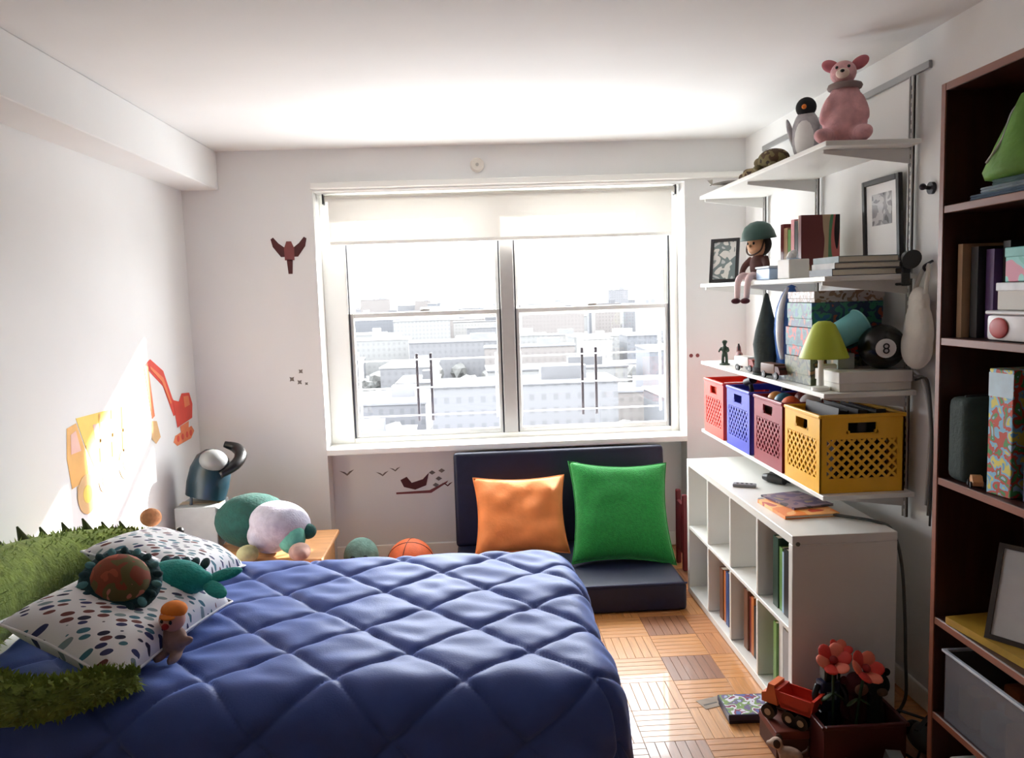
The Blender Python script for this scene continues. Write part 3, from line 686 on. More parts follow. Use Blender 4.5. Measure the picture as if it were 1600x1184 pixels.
# maroon crate: balls and blocks
for (x, y, r, c, nm) in ((1.37, 3.33, .042, (.86, .42, .15), 'orange'), (1.46, 3.34, .048, (.92, .92, .92), 'white'), (1.38, 3.43, .044, (.13, .42, .52), 'teal'), (1.49, 3.46, .05, (.50, .15, .12), 'brick red'), (1.38, 3.52, .04, (.80, .55, .25), 'amber')):
    t = thing('play_ball', '%s play ball on top of the maroon crate pile' % nm, 'ball', (x, y, zc + .255 + r * .2), group='balls in the maroon crate')
    obj('sphere', ell(B(), (0, 0, 0), (r, r, r)), M('ball_' + nm.replace(' ', '_'), c, .45, .05), t, True)
    o = tube(B(), [(r * 1.005 * math.cos(2 * PI * k / 24), r * 1.005 * math.sin(2 * PI * k / 24), 0) for k in range(25)], .0015, 5, smooth=False); o.transform(RX(.5)); obj('seam', o, M('seam_grey', (.4, .4, .4), .6), t, True)
cl = thing('folded_cloth', 'brown folded cloth filling the maroon crate', 'cloth', (1.464, 3.416, zc))
for k in range(5): o = B(); box(o, (0, 0, .024 + .048 * k), (.28 - .004 * k, .28 - .003 * k, .045), None, .014, 2); obj('layer', o, M('brown_cloth', (.35, .20, .18), .9, .15, 20), cl, 40)
# blue crate: dark mallets
for k, (x, y, a, b_) in enumerate(((1.36, 3.72, .25, -.30), (1.42, 3.80, -.35, .2), (1.50, 3.86, .1, .25))):
    t = thing('toy_mallet', ['black mallet leaning toward the red crate', 'black mallet leaning toward the maroon crate', 'black mallet at the back of the blue crate'][k], 'toy', mw=T(x + .04, y, zc) @ RX(-a) @ RY(b_ * .4), group='mallets in the blue crate')
    o = B(); cyl(o, (0, 0, 0), (0, 0, .33), .010, n=10); obj('handle', o, black_pl, t, 40)
    o = B(); cyl(o, (0, -.045, .335), (0, .045, .335), .020, n=14); obj('head', o, M('mallet_head', (.12, .06, .08), .5), t, 40)
cl = thing('rope_coil', 'coil of dark blue rope filling the blue crate', 'rope', (1.464, 3.806, zc))
pts = []
for k in range(150): a = k * .35; r = .10 + .018 * math.sin(k * .9); pts.append((r * math.cos(a) + .01, r * math.sin(a), .012 + k * .00115))
obj('rope', tube(B(), pts, .011, 6, smooth=False), M('rope_blue', (.16, .18, .36), .8, .2, 60), cl, True)
cl = thing('red_blanket', 'coral folded blanket inside the red-orange crate', 'blanket', (1.464, 4.194, zc))
for k in range(5): o = B(); box(o, (0, 0, .026 + .051 * k), (.285, .285 - .003 * k, .048), None, .016, 2); obj('layer', o, M('coral_wool', (.85, .36, .28), .95, .12, 30), cl, 40)

# ------------------------------------------------------------------ toys on the topmost shelf
Z1 = SZ[0] + .001
pink = M('pink_plush', (.86, .66, .67), .9, .15, 25, .4, 90, sheen=.3)
pk = thing('plush_rabbit', 'pink sitting plush animal with floppy ears on the topmost shelf', 'plush toy', (1.43, 2.99, Z1), -.5)
bm = B(); ell(bm, (0, 0, .085), (.08, .075, .085)); ell(bm, (0, -.01, .165), (.058, .055, .07)); ell(bm, (-.005, -.02, .262), (.047, .046, .044))
for sx in (-1, 1):
    ell(bm, (.06 * sx, -.06, .032), (.034, .075, .03), RZ(.35 * sx)); ell(bm, (.058 * sx, -.035, .135), (.022, .026, .06), RY(-.35 * sx))
obj('body', bm, pink, pk, True, fuse=.007)
for sx in (-1, 1): bm = ell(B(), (.050 * sx, -.005, .295), (.034, .014, .022), RY(-.5 * sx)); obj('ear', bm, M('rose_plush', (.72, .42, .45), .9, .15), pk, True)
obj('muzzle', ell(B(), (-.005, -.062, .252), (.024, .02, .018)), M('cream_plush', (.90, .82, .76), .9, .1), pk, True)
obj('nose', ell(B(), (-.005, -.082, .256), (.008, .006, .006), u=8, v=6), MATS['eye_dark'], pk, True)
for sx in (-1, 1): obj('eye', ell(B(), (-.005 + .02 * sx, -.058, .275), (.006, .005, .006), u=8, v=6), MATS['eye_dark'], pk, True)
obj('scarf', tube(B(), [(.05 * math.cos(2 * PI * k / 20), .05 * math.sin(2 * PI * k / 20) - .012, .213) for k in range(21)], .012, 8, smooth=False), M('grey_scarf', (.52, .46, .45), .9), pk, True)
pg = thing('plush_penguin', 'grey and white plush penguin with black head beside the pink plush', 'plush toy', (1.46, 3.40, Z1), -.6)
bm = B(); ell(bm, (0, 0, .115), (.06, .055, .115)); obj('body', bm, M('grey_white_plush', (.66, .65, .66), .9, .2, 30, .3, 90), pg, True)
obj('belly', ell(B(), (0, -.022, .105), (.045, .04, .09)), M('white_plush', (.86, .86, .85), .9, .05), pg, True)
obj('head', ell(B(), (0, -.005, .235), (.042, .042, .042)), M('black_plush', (.06, .06, .07), .9, .1), pg, True)
obj('beak', (lambda b: (cyl(b, (0, -.04, .232), (0, -.07, .226), .012, .002, 10), b)[1])(B()), MATS['orange_felt'], pg, True)
for sx in (-1, 1):
    obj('wing', ell(B(), (.062 * sx, .0, .13), (.012, .03, .07), RY(.25 * sx)), MATS['grey_white_plush'], pg, True)
    obj('foot', ell(B(), (.028 * sx, -.045, .008), (.022, .03, .008)), MATS['black_plush'], pg, True)
tt = thing('plush_tortoise', 'brown and olive plush tortoise next to the penguin on the topmost shelf', 'plush toy', (1.365, 3.52, Z1), .3)
obj('shell', ell(B(), (0, 0, .045), (.06, .08, .045)), Mprint('tortoise_print', [(.20, .14, .10), (.42, .38, .24), (.30, .22, .14), (.55, .50, .36)], 22, .9), tt, True)
obj('head', ell(B(), (0, .095, .045), (.022, .03, .022)), M('olive_brown', (.40, .36, .24), .9, .2, 30), tt, True)
for sx in (-1, 1):
    for sy in (-1, 1): obj('foot', ell(B(), (.045 * sx, .05 * sy, .013), (.018, .022, .013)), MATS['olive_brown'], tt, True)
t2 = thing('plush_snake', 'brown patterned plush snake along the front of the topmost shelf', 'plush toy', (1.36, 3.78, Z1))
obj('body', tube(B(), [(0, -.12, .022), (.03, -.06, .022), (-.02, 0, .022), (.03, .07, .022), (0, .12, .022), (.02, .17, .03)], [.018, .022, .022, .021, .018, .012], 10), Mprint('snake_print', [(.33, .22, .16), (.52, .46, .34), (.25, .18, .15), (.60, .50, .36)], 34, .9), t2, True)
obj('head', ell(B(), (0, -.135, .024), (.022, .028, .018)), MATS['olive_brown'], t2, True)
ap = thing('toy_glider', 'thin grey toy glider overhanging the far end of the topmost shelf', 'toy', (1.30, 4.02, Z1 + .001), .5)
bm = B(); poly(bm, [(-.09, -.012), (-.06, .018), (.09, .025), (.12, .012), (.12, -.006), (0, -.016)], .004); obj('wing', bm, M('glider_grey', (.52, .50, .46), .6, .1), ap)
bm = ell(B(), (.02, 0, .013), (.018, .10, .012), RZ(.1)); obj('fuselage', bm, M('glider_body', (.42, .40, .37), .5, .1), ap, True)
bm = B(); poly(bm, [(0, 0), (.03, 0), (.03, .035)], .003, T(.012, .08, .012) @ RY(-PI / 2)); obj('tail', bm, MATS['glider_grey'], ap)

# ------------------------------------------------------------------ things on the second shelf
Z2 = SZ[1] + .001
fr = thing('photo_frame', 'black tilted photo frame at the far end of the second shelf', 'picture frame', mw=T(1.345, 4.16, Z2 + .004) @ RZ(-.55) @ RX(-.22))
b = B(); W_, H_ = .15, .235
bx(b, -W_ / 2, -W_ / 2 + .016, 0, .014, 0, H_); bx(b, W_ / 2 - .016, W_ / 2, 0, .014, 0, H_); bx(b, -W_ / 2 + .016, W_ / 2 - .016, 0, .014, 0, .016); bx(b, -W_ / 2 + .016, W_ / 2 - .016, 0, .014, H_ - .016, H_); obj('frame', b, M('frame_black', (.14, .13, .14), .4), fr)
b = B(); bx(b, -W_ / 2 + .016, W_ / 2 - .016, .006, .010, .016, H_ - .016); obj('photo', b, Mprint('photo_grey', [(.80, .82, .82), (.50, .56, .56), (.92, .92, .90), (.62, .66, .66)], 14, .3), fr)
b = B(); box(b, (0, .05, .08), (.03, .006, .17), RX(.5)); obj('stand', b, MATS['frame_black'], fr)
# doll with green helmet, legs over the shelf edge
dl = thing('soldier_doll', 'doll in a dark green helmet sitting on the second shelf with dangling legs', 'doll', (1.365, 3.70, Z2), -1.15)
bm = B(); ell(bm, (0, 0, .065), (.045, .036, .065)); 
for sx in (-1, 1):
    tube(bm, [(.04 * sx, 0, .105), (.07 * sx, -.02, .07), (.075 * sx, -.035, .03)], [.018, .016, .013], 8)
obj('body', bm, M('doll_coat', (.33, .20, .18), .85, .2, 30), dl, True, fuse=.006)
for sx in (-1, 1):
    obj('leg', tube(B(), [(.025 * sx, -.02, .018), (.03 * sx, -.075, .022), (.032 * sx, -.098, -.01), (.03 * sx, -.104, -.08)], [.018, .017, .015, .013], 8), M('pale_pink_cloth', (.90, .80, .80), .85, .06), dl, True)
    obj('shoe', ell(B(), (.03 * sx, -.112, -.092), (.016, .026, .013)), M('maroon_felt', (.30, .08, .13), .7), dl, True)
obj('head', ell(B(), (0, -.005, .165), (.05, .048, .052)), M('tan_skin', (.80, .62, .47), .7, .08), dl, True)
obj('hair', ell(B(), (0, .012, .168), (.056, .046, .055)), M('hair_dark', (.12, .09, .07), .8, .2, 60), dl, True)
bm = B(); lathe(bm, [(.082, .0), (.078, .012), (.072, .035), (.058, .062), (.03, .08), (.001, .085)], 24, T(0, 0, .192) @ RX(.12)); obj('helmet', bm, M('helmet_green', (.19, .32, .29), .5, .15, 14), dl, True)
obj('chin_strap', tube(B(), [(-.052, -.012, .20), (-.045, -.03, .14), (0, -.045, .118), (.045, -.03, .14), (.052, -.012, .20)], .004, 6), M('strap_brown', (.25, .15, .1), .7), dl, True)
obj('nose', ell(B(), (0, -.054, .16), (.007, .008, .008), u=8, v=6), MATS['tan_skin'], dl, True)
for sx in (-1, 1): obj('eye', ell(B(), (.018 * sx, -.048, .172), (.006, .005, .007), u=8, v=6), MATS['eye_dark'], dl, True)
bcols['striped'] = (.5, .4, .4); MATS['cover_striped'] = Mprint('striped_print', [(.40, .16, .15), (.72, .62, .50), (.30, .52, .36), (.78, .42, .40), (.15, .12, .13), (.62, .56, .54)], 11, .4, (1, 1, .12), 2.0)
y = 3.40
for c, t, h, la in (('striped', .03, .27, 'red and green striped picture book at the near end of the standing row'), ('black', .035, .25, 'black book in the standing row on the second shelf'), ('pink', .035, .26, 'pinkish red book in the standing row on the second shelf'), ('green', .03, .22, 'green book in the standing row on the second shelf'), ('tan', .04, .23, 'tan book in the standing row on the second shelf'), ('dark red', .035, .25, 'dark red book at the far end of the standing row')):
    book(c, la, (1.44, y, Z2), t, .17, h, None, group='books standing on the second shelf'); y += t + .004
tb = thing('tissue_box', 'white tissue box at the front of the second shelf', 'box', (1.365, 3.30, Z2), .1)
bm = B(); box(bm, (0, 0, .04), (.09, .10, .08), None, .003); obj('carton', bm, M('tissue_white', (.92, .92, .91), .6, .02), tb)
bm = B(); ell(bm, (0, 0, .082), (.026, .034, .003)); obj('opening', bm, M('tissue_blue', (.55, .68, .82), .6), tb, True)
bm = B(); tube(bm, [(-.015, 0, .08), (.0, .005, .10), (.012, -.004, .118)], [.018, .02, .006], 8); obj('tissue', bm, MATS['white_plush'], tb, True)
cb = thing('plastic_box', 'pale blue lidded plastic box beside the tissue box', 'box', (1.375, 3.53, Z2), 0)
bm = B(); box(bm, (0, 0, .025), (.11, .16, .05), None, .006, 2); obj('tub', bm, M('pale_blue_plastic', (.66, .76, .88), .35, .05), cb)
bm = B(); box(bm, (0, 0, .056), (.118, .168, .010), None, .003); obj('lid', bm, M('pale_grey_plastic', (.80, .84, .88), .35, .03), cb)
z = Z2
for c, t, wd, la in (('black', .026, .27, 'dark slate hardback at the bottom of the pile on the second shelf'), ('grey', .022, .25, 'grey paperback in the middle of the pile on the second shelf'), ('teal', .024, .235, 'muted teal book topping the pile on the second shelf')):
    flatbook(c, la, 1.49, 3.02, z, wd, .20, t, br_.uniform(-.06, .06), coverm=M('pile_' + c, {'black': (.22, .22, .26), 'grey': (.55, .52, .50), 'teal': (.38, .44, .45)}[c], .5, .15, 20)); z += t + .0005
pc = thing('framed_picture', 'black framed picture with white mat leaning on the right wall', 'picture', mw=T(XR - .003, 3.15, Z2 + .001) @ RZ(-PI / 2) @ RX(.035))
W_, H_ = .285, .385
b = B(); q = .022
bx(b, -W_ / 2, -W_ / 2 + q, -.022, -.004, 0, H_, .002); bx(b, W_ / 2 - q, W_ / 2, -.022, -.004, 0, H_, .002); bx(b, -W_ / 2 + q, W_ / 2 - q, -.022, -.004, 0, q, .002); bx(b, -W_ / 2 + q, W_ / 2 - q, -.022, -.004, H_ - q, H_, .002); obj('frame', b, MATS['frame_black'], pc)
b = B(); bx(b, -W_ / 2 + q, W_ / 2 - q, -.012, -.006, q, H_ - q); obj('mat_board', b, M('mat_white', (.93, .93, .93), .7, .01), pc)
b = B(); bx(b, -.075, .075, -.0135, -.0122, .20, .325); obj('photo', b, Mprint('photo_bw', [(.35, .35, .37), (.55, .55, .57), (.75, .75, .76), (.48, .48, .50)], 20, .4), pc)
cp_ = thing('clip_lamp', 'black clip-on lamp clamped at the near end of the second shelf', 'lamp', (1.60, 2.875, Z2), 0)
b = B(); box(b, (0, 0, .012), (.035, .05, .02), None, .004); box(b, (0, -.018, -.02), (.03, .012, .05), None, .003); box(b, (0, 0, -.038), (.035, .05, .01), None, .003); obj('clamp', b, black_pl, cp_)
obj('neck', tube(B(), [(0, 0, .02), (.01, .0, .05), (.0, -.01, .075)], .006, 8), dark_metal, cp_, True)
b = B(); lathe(b, [(.012, .0), (.02, .01), (.034, .045), (.036, .05), (.03, .05)], 20, T(0, -.01, .065) @ RX(1.9)); obj('head', b, black_pl, cp_, 40)

# ------------------------------------------------------------------ things on the third shelf
Z3 = SZ[2] + .001
fb = thing('flat_box', 'white shallow carton at the near end of the third shelf', 'box', (1.51, 2.985, Z3))
bm = B(); bx(bm, -.14, .135, -.10, .10, 0, .05, .002); obj('tray', bm, M('carton_white', (.84, .83, .80), .6, .03), fb)
bm = B(); bx(bm, -.143, .138, -.103, .103, .030, .074, .002); obj('lid', bm, M('carton_lid', (.87, .86, .84), .6, .03), fb)
z = Z3
for k, (h, cs, la) in enumerate(((.11, [(.30, .34, .24), (.42, .42, .30), (.24, .24, .20), (.55, .40, .25)], 'olive board game box at the bottom of the game pile'), (.12, [(.16, .28, .36), (.20, .42, .46), (.72, .22, .16), (.30, .30, .42)], 'dark blue board game box with red art in the game pile'), (.10, [(.14, .34, .52), (.20, .48, .40), (.12, .22, .36), (.60, .30, .22)], 'blue and green board game box on the game pile'), (.045, [(.80, .76, .74), (.55, .42, .34), (.72, .66, .66), (.42, .30, .20)], 'pale board game box with brown print topping the game pile'))):
    t = thing('board_game', la, 'board game', (1.50 + .004 * k, 3.23, z), [.0, .02, -.02, .01][k], 'board games on the third shelf')
    m = Mprint('game_print_%d' % k, cs, 26, .35, seed=k * 3.1)
    bm = B(); bx(bm, -.143, .138, -.125, .125, 0, h * .55, .0015); obj('tray', bm, m, t)
    bm = B(); bx(bm, -.146, .141, -.128, .128, h * .35, h, .0015); obj('lid', bm, m, t); z += h + .0006
lp_ = thing('table_lamp', 'small lamp with lime green shade and white base on the third shelf', 'lamp', (1.335, 2.965, Z3))
bm = B(); lathe(bm, [(.035, 0), (.035, .012), (.012, .018), (.010, .11), (.014, .12), (.001, .121)], 20); obj('base', bm, M('lamp_white', (.92, .92, .90), .35, .02), lp_, 40)
bm = B(); box(bm, (.03, .0, .09), (.06, .022, .02), None, .005); obj('arm', bm, MATS['lamp_white'], lp_)
bm = B(); lathe(bm, [(.088, .128), (.09, .131), (.078, .165), (.058, .215), (.040, .255), (.022, .268), (.001, .27)], 28, T(.012, 0, -.005)); obj('shade', bm, M('lime_shade', (.70, .76, .22), .5, .06, 8), lp_, 50)
e8 = thing('eight_ball', 'large black toy eight ball resting on the white carton', 'ball', mw=frame_mat((1.572, 2.965, Z3 + .074 + .085), (1, -.5, 0), (-.30, -.95, -.02)))
obj('sphere', ell(B(), (0, 0, 0), (.085, .085, .085), u=32, v=20), M('ball_black', (.035, .035, .045), .25, .1), e8, True)
bm = B(); 
def cap(b, r0, r1, n=24, R=.0855):
    t = bmesh.new(); rings = []
    for k in range(4):
        r = r0 + (r1 - r0) * k / 3; rings.append([t.verts.new((r * math.cos(2 * PI * j / n), r * math.sin(2 * PI * j / n), math.sqrt(R * R - r * r))) for j in range(n)])
    for i in range(3):
        for j in range(n): t.faces.new((rings[i][j], rings[i][(j + 1) % n], rings[i + 1][(j + 1) % n], rings[i + 1][j]))
    if r0 < .002: t.faces.new(rings[0][::-1])
    bmesh.ops.recalc_face_normals(t, faces=t.faces[:]); merge(b, t)
cap(bm, .001, .036); pa = obj('white_patch', bm, M('patch_white', (.88, .88, .88), .3, .02), e8, True)
bm = B()
for yy in (-.0085, .0085):
    tube(bm, [(.009 * math.cos(2 * PI * j / 16), .0088 * math.sin(2 * PI * j / 16) + yy, .0862) for j in range(17)], .0028, 6, smooth=False)
obj('numeral', bm, black_pl, pa, True)
gb = thing('small_carton', 'small grey carton under the blue cup on the third shelf', 'box', (1.445, 3.035, Z3 + .0745), .1)
bm = B(); bx(bm, -.035, .035, -.04, .04, 0, .06, .002); obj('body', bm, MATS['grey_card'], gb); bm = B(); bx(bm, -.036, .036, -.008, .008, .0, .0612); obj('tape', bm, MATS['tape_tan'], gb)
cpn = thing('plastic_cup', 'pale cyan plastic cup tipped over on the third shelf', 'cup', mw=frame_mat((1.445, 3.04, Z3 + .205), (0, 1, 0), (.9, .08, .42)))
bm = B(); lathe(bm, [(.044, -.085), (.047, -.08), (.058, .085), (.061, .09), (.061, .094), (.054, .094), (.043, -.075), (.001, -.078)], 28); obj('body', bm, M('cyan_plastic', (.50, .80, .84), .4, .05), cpn, 50)
bm = B(); t = tube(bm, [(.061 * math.cos(2 * PI * j / 28), .061 * math.sin(2 * PI * j / 28), .092) for j in range(29)], .003, 6, smooth=False); obj('lip', bm, M('cyan_lip', (.62, .86, .88), .4), cpn, True)
rk = thing('toy_rocket', 'tall blue and white striped toy rocket on the third shelf', 'toy', (1.44, 3.50, Z3), 0)
bm = B(); lathe(bm, [(.045, .03), (.065, .10), (.075, .20), (.068, .29), (.045, .36), (.018, .40), (.001, .408)], 28); obj('hull', bm, M('rocket_blue', (.22, .42, .72), .4, .08), rk, True)
for k in range(4):
    a = k * PI / 2 + .5; b = B()
    pts = [(.0665 * s_, z_) for s_, z_ in ((.85, .08), (1.10, .15), (1.14, .20), (1.06, .28), (.80, .34), (.35, .395))]
    tube(b, [(r_ * math.cos(a), r_ * math.sin(a), z_) for r_, z_ in pts], [.012, .016, .018, .016, .012, .006], 8); obj('stripe', b, M('rocket_white', (.90, .92, .95), .4), rk, True)
for k in range(3):
    a = k * 2 * PI / 3 + .2; b = B(); poly(b, [(.03, .03), (.085, 0), (.085, .05), (.06, .12)], .006, RZ(a) @ RX(PI / 2)); obj('fin', b, MATS['rocket_blue'], rk)
wh = thing('witch_hat', 'dark grey pointed felt hat standing on the third shelf', 'hat', (1.365, 3.60, Z3))
bm = B(); lathe(bm, [(.062, 0), (.062, .004), (.055, .012), (.052, .06), (.06, .14), (.05, .20), (.032, .27), (.018, .33), (.008, .37), (.001, .375)], 24); obj('crown', bm, M('dark_grey_felt', (.22, .26, .25), .9, .15, 30, .2, 90), wh, True)
bm = B(); lathe(bm, [(.0625, .012), (.0635, .014), (.0625, .034), (.056, .035)], 24); obj('band', bm, M('band_black', (.07, .08, .08), .8), wh, True)
sd = thing('toy_soldier', 'dark green toy soldier at the far end of the third shelf', 'toy', (1.345, 4.14, Z3), -.8)
bm = B(); lathe(bm, [(.028, 0), (.028, .006), (.001, .008)], 16)
for sx in (-1, 1): tube(bm, [(.010 * sx, 0, .005), (.011 * sx, 0, .035), (.006 * sx, 0, .062)], [.009, .008, .010], 8); tube(bm, [(.015 * sx, 0, .092), (.026 * sx, -.008, .075), (.02 * sx, -.024, .07)], [.007, .006, .005], 8)
ell(bm, (0, 0, .080), (.017, .012, .024)); ell(bm, (0, 0, .114), (.011, .011, .012)); obj('figure', bm, M('army_green', (.14, .23, .15), .6, .1), sd, True, fuse=.003)
obj('helmet', ell(B(), (0, 0, .121), (.014, .015, .010)), MATS['army_green'], sd, True)
hs = thing('toy_horse', 'reddish brown toy horse standing behind the toy soldier', 'toy', (1.365, 3.97, Z3), 1.3)
bm = B(); ell(bm, (0, 0, .062), (.045, .018, .02)); tube(bm, [(.035, 0, .065), (.05, 0, .09), (.055, 0, .105)], [.015, .012, .01], 8); ell(bm, (.066, 0, .102), (.02, .008, .009), RY(.5))
for sx in (-.032, .032):
    for sy in (-.01, .01): tube(bm, [(sx, sy, .058), (sx + .004, sy, .03), (sx, sy, .0)], [.010, .006, .006], 8)
obj('body', bm, M('horse_brown', (.42, .17, .15), .6, .15), hs, True, fuse=.0035)
obj('mane', tube(B(), [(.036, 0, .085), (.046, 0, .105), (.056, 0, .114)], .005, 6), M('mane_dark', (.15, .07, .06), .8), hs, True)
obj('tail', tube(B(), [(-.042, 0, .07), (-.058, 0, .055), (-.06, 0, .03)], [.005, .007, .003], 6), MATS['mane_dark'], hs, True)
def toy_vehicle(name, label, loc, rz, body, cab, L, wdt, hgt):
    t = thing(name, label, 'toy car', loc, rz)
    b = B(); box(b, (-.012 * L / .1, 0, hgt * .55), (L * .72, wdt, hgt * .55), None, .006, 2); obj('cargo_box', b, body, t, 40)
    b = B(); poly(b, [(L * .24, .022), (L * .5, .022), (L * .5, hgt * .40), (L * .42, hgt * .70), (L * .24, hgt * .72)], wdt * .9, T(0, wdt * .45, 0) @ RX(PI / 2)); obj('cab', b, cab, t)
    b = B(); box(b, (L * .445, 0, hgt * .52), (.006, wdt * .7, hgt * .2), RY(-.3)); obj('windscreen', b, M('toy_glass', (.12, .16, .2), .15), t)
    for sx in (-.30, .33):
        for sy in (-1, 1):
            b = B(); cyl(b, (L * sx, sy * wdt * .38, .016), (L * sx, sy * wdt * .54, .016), .016, n=16); w_ = obj('wheel', b, black_pl, t, 40)
            b = B(); cyl(b, (L * sx, sy * wdt * .545, .016), (L * sx, sy * wdt * .56, .016), .007, n=10); obj('hubcap', b, M('hub_grey', (.6, .6, .6), .4), w_, 40)
    return t
toy_vehicle('toy_truck', 'white toy truck with dark wheels on the third shelf', (1.345, 3.78, Z3), -1.35, M('toy_white', (.90, .89, .87), .4, .03), M('toy_red', (.60, .22, .18), .4, .05), .17, .06, .085)
toy_vehicle('toy_car', 'brown toy wagon beside the lime lamp on the third shelf', (1.335, 3.42, Z3), -1.45, M('toy_brown', (.42, .28, .20), .5, .12), M('toy_maroon', (.34, .14, .14), .5, .1), .17, .055, .08)

# bag and cables by the bookcase
bgm = M('canvas_cream', (.80, .78, .74), .85, .06, 14, .25, 60)
bag = thing('cloth_bag', 'cream cloth bag hanging on the wall beside the bookcase', 'bag', (XR - .05, 2.83, 1.30))
bm = B(); ell(bm, (0, 0, .14), (.040, .075, .13)); ell(bm, (0, .01, .09), (.043, .08, .085)); ell(bm, (0, 0, .25), (.028, .055, .06)); obj('sack', bm, bgm, bag, True, fuse=.008)
obj('strap', tube(B(), [(.0, -.04, .28), (.02, -.02, .36), (.03, 0, .385), (.02, .02, .36), (0, .04, .28)], .008, 8), bgm, bag, True)
obj('hook', tube(B(), [(.048, 0, .40), (.02, 0, .385), (.015, 0, .375), (.022, 0, .365)], .005, 6), dark_metal, bag, True)
hk = thing('wall_hook', 'small grey round hook on the wall above the cloth bag', 'hook', (XR - .001, 2.84, 1.96))
bm = B(); cyl(bm, (0, 0, 0), (-.012, 0, 0), .022, n=16); obj('plate', bm, dark_metal, hk, 40); bm = B(); cyl(bm, (-.012, 0, 0), (-.035, 0, .004), .007, n=10); ell(bm, (-.038, 0, .005), (.012, .012, .012)); obj('knob', bm, dark_metal, hk, 40)
for k, (lab, off) in enumerate((('pale grey cable looping from third shelf end down the wall', 0), ('dark grey cable looping beside the pale cable', .018), ('thin black cable hanging lowest of the three wall cables', .036))):
    pts = [(1.645, 2.868 - off * .2, 1.30 - off), (1.655, 2.835 - off, 1.27), (1.66, 2.80 - off * .6, 1.19 - off), (1.665, 2.79 - off * .4, 1.09 - off * 2), (1.668, 2.80 - off * .5, .98 - off * 3), (1.67, 2.815 - off * .7, .80 - off * 2)]
    tag(obj('cable', tube(B(), pts, .006 - .001 * k, 8), M('cable_%s' % 'abc'[k], [(.68, .67, .66), (.42, .41, .40), (.16, .16, .16)][k], .5), None, True), lab, 'cable', 'wall cables')

# ------------------------------------------------------------------ bookcase
bkX, bkY0, bkY1, bkZ = 1.392, 1.39, 2.315, 2.19
bk = thing('bookcase', 'tall dark reddish brown wooden bookcase on the right wall', 'bookcase', (bkX, bkY0, 0))
bd, bw = XR - .017 - bkX, bkY1 - bkY0; pt = .022
def kp(name, *q, mat=walnut, parent=bk): b = B(); bx(b, *q, .0015); return obj(name, b, mat, parent)
for y in (0, bw - pt):
    s = kp('side_panel', .004, bd, y, y + pt, .001, bkZ); kp('edge_band', 0, .0035, y, y + pt, .001, bkZ, mat=walnut_edge, parent=s)
s = kp('top_panel', .004, bd, pt + .0005, bw - pt - .0005, bkZ - pt, bkZ); kp('edge_band', 0, .0035, pt + .0005, bw - pt - .0005, bkZ - pt, bkZ, mat=walnut_edge, parent=s)
kp('back_panel', bd - .008, bd - .0005, pt + .001, bw - pt - .001, .07, bkZ - pt - .001)
kp('plinth', .02, .035, pt + .001, bw - pt - .001, .002, .065)
BZ = (1.842, 1.458, 1.037, .60, .295, .09)
for z in BZ:
    s = kp('shelf', .006, bd - .009, pt + .0005, bw - pt - .0005, z - pt, z); kp('edge_band', .002, .0055, pt + .0005, bw - pt - .0005, z - pt, z, mat=walnut_edge, parent=s)
def at(z): return z + .0012
# shelf 1: folded fabric and green bag
z = at(BZ[0])
for k, (c, la) in enumerate((((.35, .42, .50), 'slate blue folded cloth at the bottom on the top bookcase shelf'), ((.55, .60, .64), 'pale grey folded cloth on the top bookcase shelf'), ((.40, .50, .52), 'grey teal folded cloth below the green bag'))):
    t = thing('folded_cloth', la, 'cloth', (1.53, 1.99, z + .016 * k), .04 * k, 'folded cloths on the bookcase')
    for j in range(2): b = B(); box(b, (0, 0, .004 + .0078 * j), (.24 - .02 * k, .42 - .07 * k, .0075), None, .003); obj('layer', b, M('cloth_%s' % 'xyz'[k], c, .9, .15, 25), t)
gbm = M('green_nylon', (.42, .62, .25), .6, .15, 15, .3, 40)
t = thing('fabric_bag', 'slumped bright green fabric bag on the top bookcase shelf', 'bag', (1.475, 2.06, z + .049))
bm = B(); lathe(bm, [(.001, 0), (.10, .002), (.105, .02), (.075, .09), (.045, .16), (.02, .21), (.001, .222)], 18, SC(.85, 1.25, 1))
for v in bm.verts: v.co += v.co.normalized() * .012 * mnoise.noise(v.co * 18)
obj('sack', bm, gbm, t, True); obj('drawcord', tube(B(), [(0, 0, .20), (-.03, .02, .17), (-.05, .03, .10), (-.085, .04, .04)], .004, 6), M('cord_white', (.8, .8, .78), .7), t, True)
# shelf 2
z = at(BZ[1])
for k, (c, y, tk, h, dp) in enumerate((('tan', 2.255, .022, .27, .20), ('black', 2.215, .032, .26, .19), ('purple', 2.175, .034, .25, .18), ('black', 2.138, .03, .27, .18))):
    book(c, ['tan spined book at the far end of the second bookcase shelf', 'tall black book next to the tan book in the bookcase', 'dark purple book in the second bookcase shelf', 'black book beside the stacked boxes in the bookcase'][k], (1.43 + .02 * k, y, z), tk, dp, h)
t = thing('plastic_tub', 'white tub with red lid on the second bookcase shelf', 'tub', (1.50, 2.02, z))
bm = B(); box(bm, (0, 0, .035), (.17, .20, .07), None, .012, 2); obj('tub', bm, M('tub_white', (.86, .84, .84), .4, .03), t, 40); bm = B(); ell(bm, (-.087, .045, .035), (.006, .038, .028)); obj('red_label', bm, M('label_red', (.72, .25, .25), .5), t, True)
bm = B(); box(bm, (0, 0, .076), (.176, .206, .010), None, .003); obj('lid', bm, M('lid_white', (.90, .90, .90), .4), t)
t = thing('shoe_box', 'white lidded cardboard box stacked on the plastic tub', 'box', (1.505, 2.0, z + .0825))
bm = B(); box(bm, (0, 0, .035), (.155, .19, .07), None, .002); obj('tray', bm, MATS['carton_white'], t); bm = B(); box(bm, (0, 0, .062), (.162, .197, .022), None, .002); obj('lid', bm, M('lid_pale', (.90, .91, .93), .5), t)
